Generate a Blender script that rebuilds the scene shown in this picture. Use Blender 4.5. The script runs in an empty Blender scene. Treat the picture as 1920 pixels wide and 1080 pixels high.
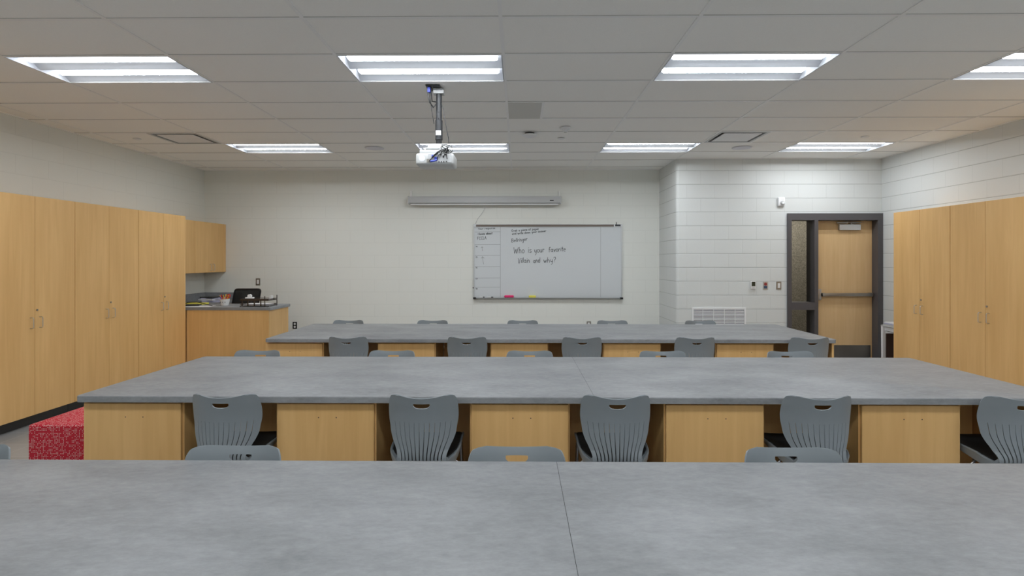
import bpy, bmesh, math, random
from mathutils import Vector, Matrix
random.seed(7)
S = bpy.context.scene
COL = S.collection
PI = math.pi

# ------------------------------------------------------------------ camera, world, exposure
CAMZ = 1.56
cam_d = bpy.data.cameras.new('camera'); cam = bpy.data.objects.new('camera', cam_d); COL.objects.link(cam)
cam.location = (0, 0, CAMZ); cam.rotation_euler = (PI / 2, 0, 0.0112)
cam_d.sensor_width = 36; cam_d.lens = 36 * 1042 / 1920; cam_d.shift_y = -52 / 1920
cam_d.clip_start = 0.05
S.camera = cam
S.view_settings.view_transform = 'Standard'; S.view_settings.look = 'None'
S.view_settings.gamma = 1; S.view_settings.use_curve_mapping = False
S.view_settings.exposure = 0.0
w = bpy.data.worlds.new('world'); S.world = w; w.use_nodes = True
w.node_tree.nodes['Background'].inputs[0].default_value = (0.5, 0.5, 0.5, 1)
w.node_tree.nodes['Background'].inputs[1].default_value = 0.02
S.cycles.max_bounces = 10; S.cycles.diffuse_bounces = 7; S.cycles.glossy_bounces = 4
S.cycles.caustics_reflective = False; S.cycles.caustics_refractive = False
LENS_DOWN = 68.0      # luminance of the downward face of each lamp lens
LENS_SIDE = 5.5       # luminance of its perforated sides
# added unseen area light, no fixture, brightens the dim corridor beyond the door
ld = bpy.data.lights.new('corridor_fill', 'AREA'); ld.shape = 'RECTANGLE'; ld.size = 2.0; ld.size_y = .5; ld.energy = 26
ld.color = (1, .95, .86)
lo = bpy.data.objects.new('corridor_fill', ld); COL.objects.link(lo); lo.location = (4.6, 9.55, 2.7)

# ------------------------------------------------------------------ materials
def nodes(name):
    m = bpy.data.materials.new(name); m.use_nodes = True
    nt = m.node_tree; return m, nt, nt.nodes['Principled BSDF']
def plain(name, col, rough=.5, metal=0, spec=.5, emit=None, es=0, var=.04):
    m, nt, b = nodes(name)
    b.inputs['Base Color'].default_value = (*col, 1); b.inputs['Roughness'].default_value = rough
    b.inputs['Metallic'].default_value = metal; b.inputs['Specular IOR Level'].default_value = spec
    if emit: b.inputs['Emission Color'].default_value = (*emit, 1); b.inputs['Emission Strength'].default_value = es
    # very slight procedural variation
    n = nt.nodes.new('ShaderNodeTexNoise'); n.inputs['Scale'].default_value = 40
    r = nt.nodes.new('ShaderNodeMapRange'); r.inputs[3].default_value = max(0, rough - var); r.inputs[4].default_value = min(1, rough + var)
    nt.links.new(n.outputs['Fac'], r.inputs[0]); nt.links.new(r.outputs[0], b.inputs['Roughness'])
    return m
def ramp(nt, stops):
    r = nt.nodes.new('ShaderNodeValToRGB'); e = r.color_ramp.elements
    while len(e) < len(stops): e.new(.5)
    for i, (p, c) in enumerate(stops): e[i].position = p; e[i].color = (*c, 1)
    return r
def wood(name, a, b_, grain=(26, 26, 1.6)):
    m, nt, b = nodes(name)
    tc = nt.nodes.new('ShaderNodeTexCoord'); oi = nt.nodes.new('ShaderNodeObjectInfo')
    mul = nt.nodes.new('ShaderNodeVectorMath'); mul.operation = 'SCALE'; mul.inputs[0].default_value = (37, 11, 23)
    nt.links.new(oi.outputs['Random'], mul.inputs['Scale'])
    add = nt.nodes.new('ShaderNodeVectorMath'); add.operation = 'ADD'
    nt.links.new(tc.outputs['Object'], add.inputs[0]); nt.links.new(mul.outputs[0], add.inputs[1])
    mp = nt.nodes.new('ShaderNodeMapping'); mp.inputs['Scale'].default_value = grain; nt.links.new(add.outputs[0], mp.inputs[0])
    n1 = nt.nodes.new('ShaderNodeTexNoise'); n1.inputs['Scale'].default_value = 1; n1.inputs['Detail'].default_value = 6; n1.inputs['Distortion'].default_value = .6
    nt.links.new(mp.outputs[0], n1.inputs['Vector'])
    mp2 = nt.nodes.new('ShaderNodeMapping'); mp2.inputs['Scale'].default_value = (5, 5, .7); nt.links.new(add.outputs[0], mp2.inputs[0])
    n2 = nt.nodes.new('ShaderNodeTexNoise'); n2.inputs['Scale'].default_value = 1; n2.inputs['Detail'].default_value = 3
    nt.links.new(mp2.outputs[0], n2.inputs['Vector'])
    mx = nt.nodes.new('ShaderNodeMath'); mx.operation = 'MULTIPLY_ADD'; mx.inputs[1].default_value = .5
    nt.links.new(n1.outputs['Fac'], mx.inputs[0])
    hf = nt.nodes.new('ShaderNodeMath'); hf.operation = 'MULTIPLY'; hf.inputs[1].default_value = .5; nt.links.new(n2.outputs['Fac'], hf.inputs[0])
    nt.links.new(hf.outputs[0], mx.inputs[2])
    r = ramp(nt, [(.34, a), (.66, b_)]); nt.links.new(mx.outputs[0], r.inputs[0])
    nt.links.new(r.outputs[0], b.inputs['Base Color']); b.inputs['Roughness'].default_value = .42
    b.inputs['Specular IOR Level'].default_value = .35
    return m
def laminate(name, lo_, hi_):
    m, nt, b = nodes(name)
    g = nt.nodes.new('ShaderNodeNewGeometry')
    mp = nt.nodes.new('ShaderNodeMapping'); mp.inputs['Rotation'].default_value = (0, 0, -.35); mp.inputs['Scale'].default_value = (1.0, 1.9, 1.9)
    nt.links.new(g.outputs['Position'], mp.inputs[0])
    def noise(sc, det, rough):
        n = nt.nodes.new('ShaderNodeTexNoise'); n.inputs['Scale'].default_value = sc; n.inputs['Detail'].default_value = det
        n.inputs['Roughness'].default_value = rough; nt.links.new(mp.outputs[0], n.inputs['Vector']); return n
    a1 = noise(2.2, 5, .6); a2 = noise(17, 9, .76)
    mp2 = nt.nodes.new('ShaderNodeMapping'); mp2.inputs['Scale'].default_value = (22, 48, 48); mp2.inputs['Rotation'].default_value = (0, 0, -.25)
    nt.links.new(g.outputs['Position'], mp2.inputs[0])
    a3 = nt.nodes.new('ShaderNodeTexNoise'); a3.inputs['Scale'].default_value = 1.3; a3.inputs['Detail'].default_value = 6; a3.inputs['Roughness'].default_value = .7
    nt.links.new(mp2.outputs[0], a3.inputs['Vector'])
    def mul(x, k, c=None):
        n = nt.nodes.new('ShaderNodeMath'); n.operation = 'MULTIPLY_ADD'; n.inputs[1].default_value = k; nt.links.new(x, n.inputs[0])
        if c is None: n.inputs[2].default_value = 0
        else: nt.links.new(c, n.inputs[2])
        return n.outputs[0]
    s = mul(a3.outputs['Fac'], .16, mul(a2.outputs['Fac'], .40, mul(a1.outputs['Fac'], .44)))
    r = ramp(nt, [(.38, lo_), (.62, hi_)]); nt.links.new(s, r.inputs[0])
    nt.links.new(r.outputs[0], b.inputs['Base Color']); b.inputs['Roughness'].default_value = .46; b.inputs['Specular IOR Level'].default_value = .4
    return m
def block(name, col, dark, hs, vs, bump, z0=.017):
    """painted 8 x 16 inch blocks, running bond; hs / vs = visibility of bed joints and head joints"""
    m, nt, b = nodes(name)
    def M(op, a, b2=None, c=None):
        n = nt.nodes.new('ShaderNodeMath'); n.operation = op
        for i, v in enumerate((a, b2, c)):
            if v is None: continue
            if isinstance(v, (int, float)): n.inputs[i].default_value = v
            else: nt.links.new(v, n.inputs[i])
        return n.outputs[0]
    g = nt.nodes.new('ShaderNodeNewGeometry'); sp = nt.nodes.new('ShaderNodeSeparateXYZ'); nt.links.new(g.outputs['Position'], sp.inputs[0])
    u = M('DIVIDE', M('ADD', M('ADD', sp.outputs[0], sp.outputs[1]), 40.15), .4064); v = M('DIVIDE', M('SUBTRACT', sp.outputs[2], z0 - .4064), .2032)
    row = M('MULTIPLY', M('MODULO', M('FLOOR', v), 2), .5)
    du = M('MULTIPLY', M('ABSOLUTE', M('SUBTRACT', M('FRACT', M('ADD', M('ADD', u, row), .5)), .5)), .4064)
    dv = M('MULTIPLY', M('ABSOLUTE', M('SUBTRACT', M('FRACT', M('ADD', v, .5)), .5)), .2032)
    def joint(d, w_):
        r = nt.nodes.new('ShaderNodeMapRange'); r.interpolation_type = 'SMOOTHSTEP'; r.inputs[1].default_value = w_; r.inputs[2].default_value = w_ * .35
        nt.links.new(d, r.inputs[0]); return r.outputs[0]
    j = M('MAXIMUM', M('MULTIPLY', joint(dv, .0065), hs), M('MULTIPLY', joint(du, .0065), vs))
    nz = nt.nodes.new('ShaderNodeTexNoise'); nz.inputs['Scale'].default_value = 55; nz.inputs['Detail'].default_value = 4
    nt.links.new(g.outputs['Position'], nz.inputs['Vector'])
    n2 = nt.nodes.new('ShaderNodeTexNoise'); n2.inputs['Scale'].default_value = 1.7; nt.links.new(g.outputs['Position'], n2.inputs['Vector'])
    j2 = M('MULTIPLY', j, M('ADD', .45, n2.outputs['Fac']))
    mx = nt.nodes.new('ShaderNodeMix'); mx.data_type = 'RGBA'; nt.links.new(j2, mx.inputs[0]); mx.inputs[6].default_value = (*col, 1); mx.inputs[7].default_value = (*dark, 1)
    h = M('ADD', M('MULTIPLY', j, -1), M('MULTIPLY', nz.outputs['Fac'], .12))
    bp = nt.nodes.new('ShaderNodeBump'); bp.inputs['Strength'].default_value = bump; bp.inputs['Distance'].default_value = .004
    nt.links.new(h, bp.inputs['Height']); nt.links.new(bp.outputs[0], b.inputs['Normal']); nt.links.new(mx.outputs[2], b.inputs['Base Color'])
    b.inputs['Roughness'].default_value = .5; b.inputs['Specular IOR Level'].default_value = .3
    return m
def floor_mat():
    m, nt, b = nodes('floor tile')
    g = nt.nodes.new('ShaderNodeNewGeometry')
    mp = nt.nodes.new('ShaderNodeMapping'); mp.inputs['Rotation'].default_value = (0, 0, PI / 2); mp.inputs['Location'].default_value = (.1, .155, 0)
    nt.links.new(g.outputs['Position'], mp.inputs[0])
    br = nt.nodes.new('ShaderNodeTexBrick'); nt.links.new(mp.outputs[0], br.inputs['Vector'])
    br.inputs['Scale'].default_value = 1; br.inputs['Brick Width'].default_value = .6096; br.inputs['Row Height'].default_value = .3048
    br.inputs['Mortar Size'].default_value = .003; br.inputs['Bias'].default_value = 0
    br.inputs['Color1'].default_value = (.33, .335, .34, 1); br.inputs['Color2'].default_value = (.39, .395, .40, 1); br.inputs['Mortar'].default_value = (.50, .50, .50, 1)
    nz = nt.nodes.new('ShaderNodeTexNoise'); nz.inputs['Scale'].default_value = 5; nz.inputs['Detail'].default_value = 6; nt.links.new(g.outputs['Position'], nz.inputs['Vector'])
    mx = nt.nodes.new('ShaderNodeMix'); mx.data_type = 'RGBA'; mx.blend_type = 'MULTIPLY'; mx.inputs[0].default_value = .25
    nt.links.new(br.outputs['Color'], mx.inputs[6]); nt.links.new(nz.outputs['Fac'], mx.inputs[7])
    nt.links.new(mx.outputs[2], b.inputs['Base Color']); b.inputs['Roughness'].default_value = .35
    return m
def speck(name, a, c, sc, lo_=.45, hi_=.55, rough=.9):
    m, nt, b = nodes(name)
    g = nt.nodes.new('ShaderNodeNewGeometry'); n = nt.nodes.new('ShaderNodeTexNoise'); n.inputs['Scale'].default_value = sc; n.inputs['Detail'].default_value = 5
    nt.links.new(g.outputs['Position'], n.inputs['Vector']); r = ramp(nt, [(lo_, a), (hi_, c)]); nt.links.new(n.outputs['Fac'], r.inputs[0])
    nt.links.new(r.outputs[0], b.inputs['Base Color']); b.inputs['Roughness'].default_value = rough; return m
def dotted():
    """woven red upholstery: grid of pale dots, randomly missing"""
    m, nt, b = nodes('red dotted fabric')
    tc = nt.nodes.new('ShaderNodeTexCoord'); sp = nt.nodes.new('ShaderNodeSeparateXYZ'); nt.links.new(tc.outputs['Object'], sp.inputs[0])
    geo = nt.nodes.new('ShaderNodeNewGeometry'); sn = nt.nodes.new('ShaderNodeSeparateXYZ'); nt.links.new(geo.outputs['Normal'], sn.inputs[0])
    def M(op, a, b2=None, c=None):
        n = nt.nodes.new('ShaderNodeMath'); n.operation = op
        for i, v in enumerate((a, b2, c)):
            if v is None: continue
            if isinstance(v, (int, float)): n.inputs[i].default_value = v
            else: nt.links.new(v, n.inputs[i])
        return n.outputs[0]
    isx = M('GREATER_THAN', M('ABSOLUTE', sn.outputs[0]), .7); isz = M('GREATER_THAN', M('ABSOLUTE', sn.outputs[2]), .7)
    u = M('ADD', M('MULTIPLY', sp.outputs[0], M('SUBTRACT', 1, isx)), M('MULTIPLY', sp.outputs[1], isx))
    v = M('ADD', M('MULTIPLY', sp.outputs[2], M('SUBTRACT', 1, isz)), M('MULTIPLY', sp.outputs[1], isz))
    P = .0098
    U = M('DIVIDE', M('ADD', u, 5), P); V = M('DIVIDE', M('ADD', v, 5), P)
    fu = M('SUBTRACT', M('FRACT', U), .5); fv = M('SUBTRACT', M('FRACT', V), .5)
    dot = M('LESS_THAN', M('ADD', M('MULTIPLY', fu, fu), M('MULTIPLY', fv, fv)), .075)
    cb = nt.nodes.new('ShaderNodeCombineXYZ'); nt.links.new(M('FLOOR', U), cb.inputs[0]); nt.links.new(M('FLOOR', V), cb.inputs[1])
    wn = nt.nodes.new('ShaderNodeTexWhiteNoise'); wn.noise_dimensions = '3D'; nt.links.new(cb.outputs[0], wn.inputs['Vector'])
    on = M('MULTIPLY', dot, M('GREATER_THAN', wn.outputs['Value'], .46))
    mx = nt.nodes.new('ShaderNodeMix'); mx.data_type = 'RGBA'; nt.links.new(on, mx.inputs[0])
    mx.inputs[6].default_value = (.50, .010, .030, 1); mx.inputs[7].default_value = (.68, .5, .47, 1)
    nt.links.new(mx.outputs[2], b.inputs['Base Color']); b.inputs['Roughness'].default_value = .85; return m

M_WALL = block('cream painted block', (.775, .785, .745), (.60, .61, .57), .24, .22, .4)
M_WALL2 = block('white painted block', (.66, .68, .675), (.36, .37, .36), .62, .16, .8, .031)
M_CORR = speck('split face block', (.20, .185, .15), (.36, .33, .275), 95, .42, .58)
M_CEIL = speck('ceiling tile', (.91, .905, .885), (.93, .925, .905), 160, .4, .6)
M_TEE = plain('ceiling grid metal', (.87, .87, .87), .4)
M_TEE_D = plain('grid shadow line', (.50, .49, .47), .8)
M_FLOOR = floor_mat()
M_MAPLE = wood('maple laminate', (.68, .405, .155), (.78, .49, .205))
M_MAPLE_D = wood('door maple', (.62, .41, .20), (.71, .49, .26))
M_EDGE = plain('maple edge band', (.70, .45, .17), .5)
M_TOP = laminate('grey stone laminate', (.178, .186, .196), (.296, .306, .319))
M_DARK = plain('gap black', (.02, .018, .016), .6)
M_BASE = plain('black rubber base', (.03, .028, .026), .3)
M_STEEL = plain('brushed steel', (.62, .61, .60), .32, 1)
M_DSTEEL = plain('dull steel', (.36, .34, .31), .4, 1)
M_TUBE = plain('grey steel tube', (.35, .35, .36), .35, 1)
M_SHELL = plain('grey chair plastic', (.228, .257, .278), .42)
M_PAD = plain('black seat pad', (.02, .02, .02), .5)
M_FRAME = plain('bronze grey paint', (.082, .077, .082), .42)
M_BLACK = plain('black plastic', (.014, .014, .015), .4)
M_CHAR = plain('charcoal metal', (.028, .03, .034), .5)
M_WHITE = plain('white plastic', (.72, .72, .72), .45)
M_WHITE2 = plain('white enamel', (.80, .81, .83), .5)
M_OFF = plain('pale grey enamel', (.50, .51, .52), .4)
M_BOARD = plain('whiteboard enamel', (.63, .66, .685), .3, var=.0)
M_ALU = plain('aluminium', (.60, .61, .62), .35, 1)
M_TACK = plain('brown tack strip', (.17, .14, .12), .8)
M_INK = plain('black marker ink', (.03, .035, .04), .6)
M_LINE = plain('grey ruled line', (.22, .23, .24), .6)
M_PINK = plain('pink felt', (.75, .03, .16), .8)
M_YEL = plain('yellow', (.80, .72, .10), .6)
M_RED = plain('red plastic', (.62, .03, .02), .45)
M_PENCIL = plain('pencil yellow', (.85, .42, .04), .5)
M_BLUE = plain('blue plastic', (.03, .06, .45), .4)
M_PAPER = plain('paper', (.78, .78, .80), .8)
M_LILAC = plain('lilac paper', (.42, .42, .55), .8)
M_GREYP = plain('grey panel', (.62, .62, .59), .7)
M_BROWN = plain('dark wire metal', (.06, .045, .035), .4, .6)
M_SPK = plain('pale speaker mesh', (.72, .72, .78), .7)
M_DBROWN = plain('dark brown panel', (.05, .025, .018), .5)
M_SCREEN = plain('thermostat screen', (.035, .04, .025), .2)
M_FABRIC = dotted()
M_LENS = plain('lamp lens', (.9, .9, .9), .5, emit=(.93, .97, 1.0), es=LENS_DOWN)
M_LENS_S = plain('lamp lens side', (.9, .9, .9), .5, emit=(.93, .97, 1.0), es=LENS_SIDE)
M_BTN_R = plain('dark red button', (.26, .03, .035), .5)
M_BTN_B = plain('dark blue button', (.03, .06, .13), .5)
M_LOUV = plain('shaded grille back', (.30, .29, .32), .8)
M_PROJ = plain('projector casing', (.56, .57, .57), .45)
M_REFL = plain('white reflector', (.50, .52, .56), .55)
m, nt, b = nodes('clear glass')
b.inputs['Base Color'].default_value = (.95, .97, .96, 1); b.inputs['Roughness'].default_value = .0
b.inputs['Transmission Weight'].default_value = 1; b.inputs['IOR'].default_value = 1.02
M_GLASS = m
def mesh_fabric():
    m, nt, b = nodes('black mesh fabric')
    b.inputs['Base Color'].default_value = (.03, .03, .03, 1); b.inputs['Roughness'].default_value = .7
    tc = nt.nodes.new('ShaderNodeTexCoord'); ck = nt.nodes.new('ShaderNodeTexChecker'); ck.inputs['Scale'].default_value = 180
    nt.links.new(tc.outputs['Object'], ck.inputs['Vector'])
    mr = nt.nodes.new('ShaderNodeMapRange'); mr.inputs[3].default_value = .86; mr.inputs[4].default_value = 1
    nt.links.new(ck.outputs['Fac'], mr.inputs[0]); nt.links.new(mr.outputs[0], b.inputs['Alpha']); return m
M_MESH = mesh_fabric()

# ------------------------------------------------------------------ builders
class MB:
    def __init__(s): s.bm = bmesh.new(); s.mi = 0
    def _mark(s, fs):
        for f in fs: f.material_index = s.mi
    def mat(s, i): s.mi = i; return s
    def box(s, x0, x1, y0, y1, z0, z1, bev=0, seg=2, M=None):
        n0 = set(s.bm.faces)
        r = bmesh.ops.create_cube(s.bm, size=1); vs = r['verts']
        bmesh.ops.scale(s.bm, vec=(abs(x1 - x0), abs(y1 - y0), abs(z1 - z0)), verts=vs)
        bmesh.ops.translate(s.bm, vec=((x0 + x1) / 2, (y0 + y1) / 2, (z0 + z1) / 2), verts=vs)
        if bev:
            es = list({e for v in vs for e in v.link_edges})
            bmesh.ops.bevel(s.bm, geom=es, offset=bev, segments=seg, affect='EDGES', profile=.5)
        fs = [f for f in s.bm.faces if f not in n0]; s._mark(fs)
        if M is not None: bmesh.ops.transform(s.bm, matrix=M, verts=list({v for f in fs for v in f.verts}))
        return s
    def cyl(s, p0, p1, r, r2=None, seg=14, caps=True):
        n0 = set(s.bm.faces); p0 = Vector(p0); p1 = Vector(p1); d = p1 - p0
        rot = d.to_track_quat('Z', 'Y').to_matrix().to_4x4(); rot.translation = (p0 + p1) / 2
        bmesh.ops.create_cone(s.bm, cap_ends=caps, segments=seg, radius1=r, radius2=r if r2 is None else r2, depth=d.length, matrix=rot)
        s._mark([f for f in s.bm.faces if f not in n0]); return s
    def tube(s, pts, r, seg=8):
        pts = [Vector(p) for p in pts]; rings = []
        for i, p in enumerate(pts):
            d = (pts[min(i + 1, len(pts) - 1)] - pts[max(i - 1, 0)]).normalized()
            up = Vector((0, 0, 1)) if abs(d.z) < .9 else Vector((0, 1, 0))
            a = d.cross(up).normalized(); b2 = d.cross(a).normalized()
            rings.append([s.bm.verts.new(p + (a * math.cos(t) + b2 * math.sin(t)) * r) for t in [2 * PI * k / seg for k in range(seg)]])
        fs = []
        for A, B in zip(rings, rings[1:]):
            for k in range(seg): fs.append(s.bm.faces.new((A[k], A[(k + 1) % seg], B[(k + 1) % seg], B[k])))
        fs.append(s.bm.faces.new(rings[0][::-1])); fs.append(s.bm.faces.new(rings[-1])); s._mark(fs); return s
    def lathe(s, prof, c, seg=24, axis='z'):
        rings = []
        for r, h in prof:
            rings.append([s.bm.verts.new((c[0] + r * math.cos(t), c[1] + r * math.sin(t), c[2] + h) if axis == 'z' else (c[0] + r * math.cos(t), c[1] - h, c[2] + r * math.sin(t))) for t in [2 * PI * k / seg for k in range(seg)]])
        fs = []
        for A, B in zip(rings, rings[1:]):
            for k in range(seg): fs.append(s.bm.faces.new((A[k], A[(k + 1) % seg], B[(k + 1) % seg], B[k])))
        fs.append(s.bm.faces.new(rings[0][::-1])); fs.append(s.bm.faces.new(rings[-1])); s._mark(fs); return s
    def prism(s, poly, a0, a1, axis='x'):
        """extrude a closed 2-D outline: axis x: (y,z); y: (x,z); z: (x,y)"""
        f = {'x': lambda p, a: (a, p[0], p[1]), 'y': lambda p, a: (p[0], a, p[1]), 'z': lambda p, a: (p[0], p[1], a)}[axis]
        A = [s.bm.verts.new(f(p, a0)) for p in poly]; B = [s.bm.verts.new(f(p, a1)) for p in poly]; n = len(poly)
        fs = [s.bm.faces.new((A[k], A[(k + 1) % n], B[(k + 1) % n], B[k])) for k in range(n)]
        fs += [s.bm.faces.new(A[::-1]), s.bm.faces.new(B)]; s._mark(fs); return s
    def quad(s, *ps):
        f = s.bm.faces.new([s.bm.verts.new(p) for p in ps]); s._mark([f]); return s
    def build(s, name, mats, parent=None, loc=None, smooth=False, recalc=True):
        if not isinstance(mats, (list, tuple)): mats = [mats]
        o0 = Vector(parent['_o']) if parent is not None else (Vector(loc) if loc is not None else Vector((0, 0, 0)))
        bmesh.ops.translate(s.bm, vec=-o0, verts=s.bm.verts)
        if recalc: bmesh.ops.recalc_face_normals(s.bm, faces=s.bm.faces)
        me = bpy.data.meshes.new(name); s.bm.to_mesh(me); s.bm.free()
        for m_ in mats: me.materials.append(m_)
        if smooth:
            for p in me.polygons: p.use_smooth = True
            try: me.set_sharp_from_angle(angle=math.radians(38))
            except Exception: pass
        o = bpy.data.objects.new(name, me); COL.objects.link(o)
        if parent is not None: o.parent = parent; o['_o'] = list(o0)
        else: o.location = o0; o['_o'] = list(o0)
        return o
def thing(name, label, cat, loc, group=None):
    o = bpy.data.objects.new(name, None); COL.objects.link(o); o.location = loc; o['_o'] = list(loc)
    o['label'] = label; o['category'] = cat; o.empty_display_size = .05
    if group: o['group'] = group
    return o
def tag(o, label, cat, group=None):
    o['label'] = label; o['category'] = cat
    if group: o['group'] = group
    return o
def struct(o, label=None):
    o['kind'] = 'structure'
    if label: o['label'] = label
    return o
def copy_tree(o, parent=None):
    c = o.copy(); COL.objects.link(c)
    if parent is not None: c.parent = parent
    for ch in [x for x in bpy.data.objects if x.parent == o]: copy_tree(ch, c)
    return c
f_, yaw_, cy_ = 1042, .0112, 488
def un(px, py, axis, val):
    u = (px - 960) / f_; v = -(py - cy_) / f_; c, s = math.cos(yaw_), math.sin(yaw_)
    d = Vector((u * c - s, u * s + c, v)); i = 'xyz'.index(axis); t = (val - (CAMZ if i == 2 else 0)) / d[i]
    return Vector((0, 0, CAMZ)) + d * t

# ------------------------------------------------------------------ room shell
XL, XR, YF, YE, YB, H = -5.21, 5.31, 9.17, 8.18, -2.6, 3.048
XC = 2.32
struct(MB().box(XL - .2, XR + .2, YB - .2, 10.9, -.1, 0).build('floor', M_FLOOR))
struct(MB().box(XL - .2, XL, YB, YF + .2, 0, H).build('wall_left', M_WALL))
struct(MB().box(XR, XR + .2, YB, 8.38, 0, H).build('wall_right', M_WALL2))
struct(MB().box(XL - .2, XR + .2, YB - .2, YB, 0, H).build('wall_back', M_WALL))
struct(MB().box(XL, XC + .2, YF, YF + .2, 0, H).build('wall_far', M_WALL))
# entry wall with bullnosed outer corner, opening for the door frame
DX0, DX1, DZ = 3.932, 5.31, 2.245
rb = .045
pts = [(XC, YF)] + [(XC + rb - rb * math.cos(t), YE + rb - rb * math.sin(t)) for t in [PI / 2 * k / 8 for k in range(9)]] + [(DX0, YE), (DX0, YE + .2), (XC + .2, YE + .2), (XC + .2, YF)]
mb = MB(); mb.prism(pts, 0, H, 'z'); mb.box(DX0, XR, YE, YE + .2, DZ, H)
struct(mb.build('wall_entry', M_WALL2, smooth=True))
struct(MB().box(2.6, 7.2, 10.3, 10.5, 0, 2.8).build('wall_corridor', M_CORR))
struct(MB().box(2.52, 2.6, YE + .2, 10.5, 0, 2.8).build('wall_corridor_end', M_CORR))
struct(MB().box(7.2, 7.3, YE + .2, 10.5, 0, 2.8).build('wall_corridor_side', M_CORR))
struct(MB().box(5.31, 7.2, YE + .15, YE + .2, 0, 2.8).build('wall_corridor_near', M_CORR))
struct(MB().box(2.5, 7.3, YE + .2, 10.5, 2.8, 2.9).build('ceiling_corridor', M_CEIL))
# ceiling: tiles with openings for the light fixtures and diffusers, plus grid
GX = [-1.328 + 1.2192 * i for i in range(-4, 7)]
GY = [3.404 + .6096 * k for k in range(-10, 11)]
LXI = [2, 4, 6, 8]         # columns of GX starting a light fixture (-3.766,-1.328,1.110,3.549)
LYI = [1, 6, 11, 16]
GX = [-1.328 + 1.2192 * (i - 4) for i in range(0, 11)]
lights = [(GX[i], GY[j]) for j in LYI for i in LXI]
vents = [(-4.376, GY[15]), (2.33, GY[15])]
holes = [(x, x + 1.2192, y, y + .6096) for x, y in lights] + [(x, x + .6096, y, y + .6096) for x, y in vents]
mb = MB()
xs = [XL] + [g for g in GX if XL < g < XR] + [XR] + [v[0] for v in vents] + [v[0] + .6096 for v in vents]
ys = [YB] + [g for g in GY if YB < g < YF] + [YF]
xs = sorted(set(round(x, 4) for x in xs)); xs = [x for i, x in enumerate(xs) if i == 0 or x - xs[i - 1] > .02]; ys = sorted(set(ys))
for xa, xb in zip(xs, xs[1:]):
    for ya, yb in zip(ys, ys[1:]):
        cx, cy = (xa + xb) / 2, (ya + yb) / 2
        if any(h[0] < cx < h[1] and h[2] < cy < h[3] for h in holes): continue
        if cx > XC + .1 and cy > YE + .1: continue
        mb.box(xa, xb, ya, yb, H + .004, H + .02)
struct(mb.build('ceiling', M_CEIL))
mb = MB()
for x in [g for g in GX if XL < g < XR]: mb.box(x - .012, x + .012, YB, YF if x < XC else YE, H - .001, H + .003)
for y in [g for g in GY if YB < g < YF]:
    x1 = XR if y < YE else XC
    mb.box(XL, x1, y - .012, y + .012, H - .0012, H + .0028)
for x, y in vents:
    xn = x if x < 0 else x + .6096      # the side that has no main tee
    mb.box(xn - .012, xn + .012, y + .012, y + .5976, H - .0015, H + .003)
mb.mat(1)   # thin darker strips that paint a shadow line beside the tees
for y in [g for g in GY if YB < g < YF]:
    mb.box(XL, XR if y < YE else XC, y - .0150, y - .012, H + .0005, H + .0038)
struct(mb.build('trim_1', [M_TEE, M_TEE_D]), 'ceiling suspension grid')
mb = MB()
mb.box(XL, XL + .02, YB, YF, H - .003, H + .004); mb.box(XR - .02, XR, YB, YE, H - .003, H + .004)
mb.box(XL, XC, YF - .02, YF, H - .003, H + .004); mb.box(XC, XR, YE - .02, YE, H - .003, H + .004)
struct(mb.build('trim_2', M_TEE), 'wall angle of the ceiling')
struct(MB().box(XL - .2, XR + .2, YB - .2, YF + .2, H + .35, H + .4).build('ceiling_slab', M_GREYP))
mb = MB(); mb.box(XL, XC, YF - .008, YF, 0, .1)
struct(mb.build('baseboard_far', M_BASE))
struct(MB().box(XC, DX0, YE - .008, YE, 0, .1).build('baseboard_entry', M_BASE))
struct(MB().box(XR - .008, XR, YB, YE, 0, .1).build('baseboard_right', M_BASE))
struct(MB().box(XL, XL + .008, YB, YF, 0, .1).build('baseboard_left', M_BASE))

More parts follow.
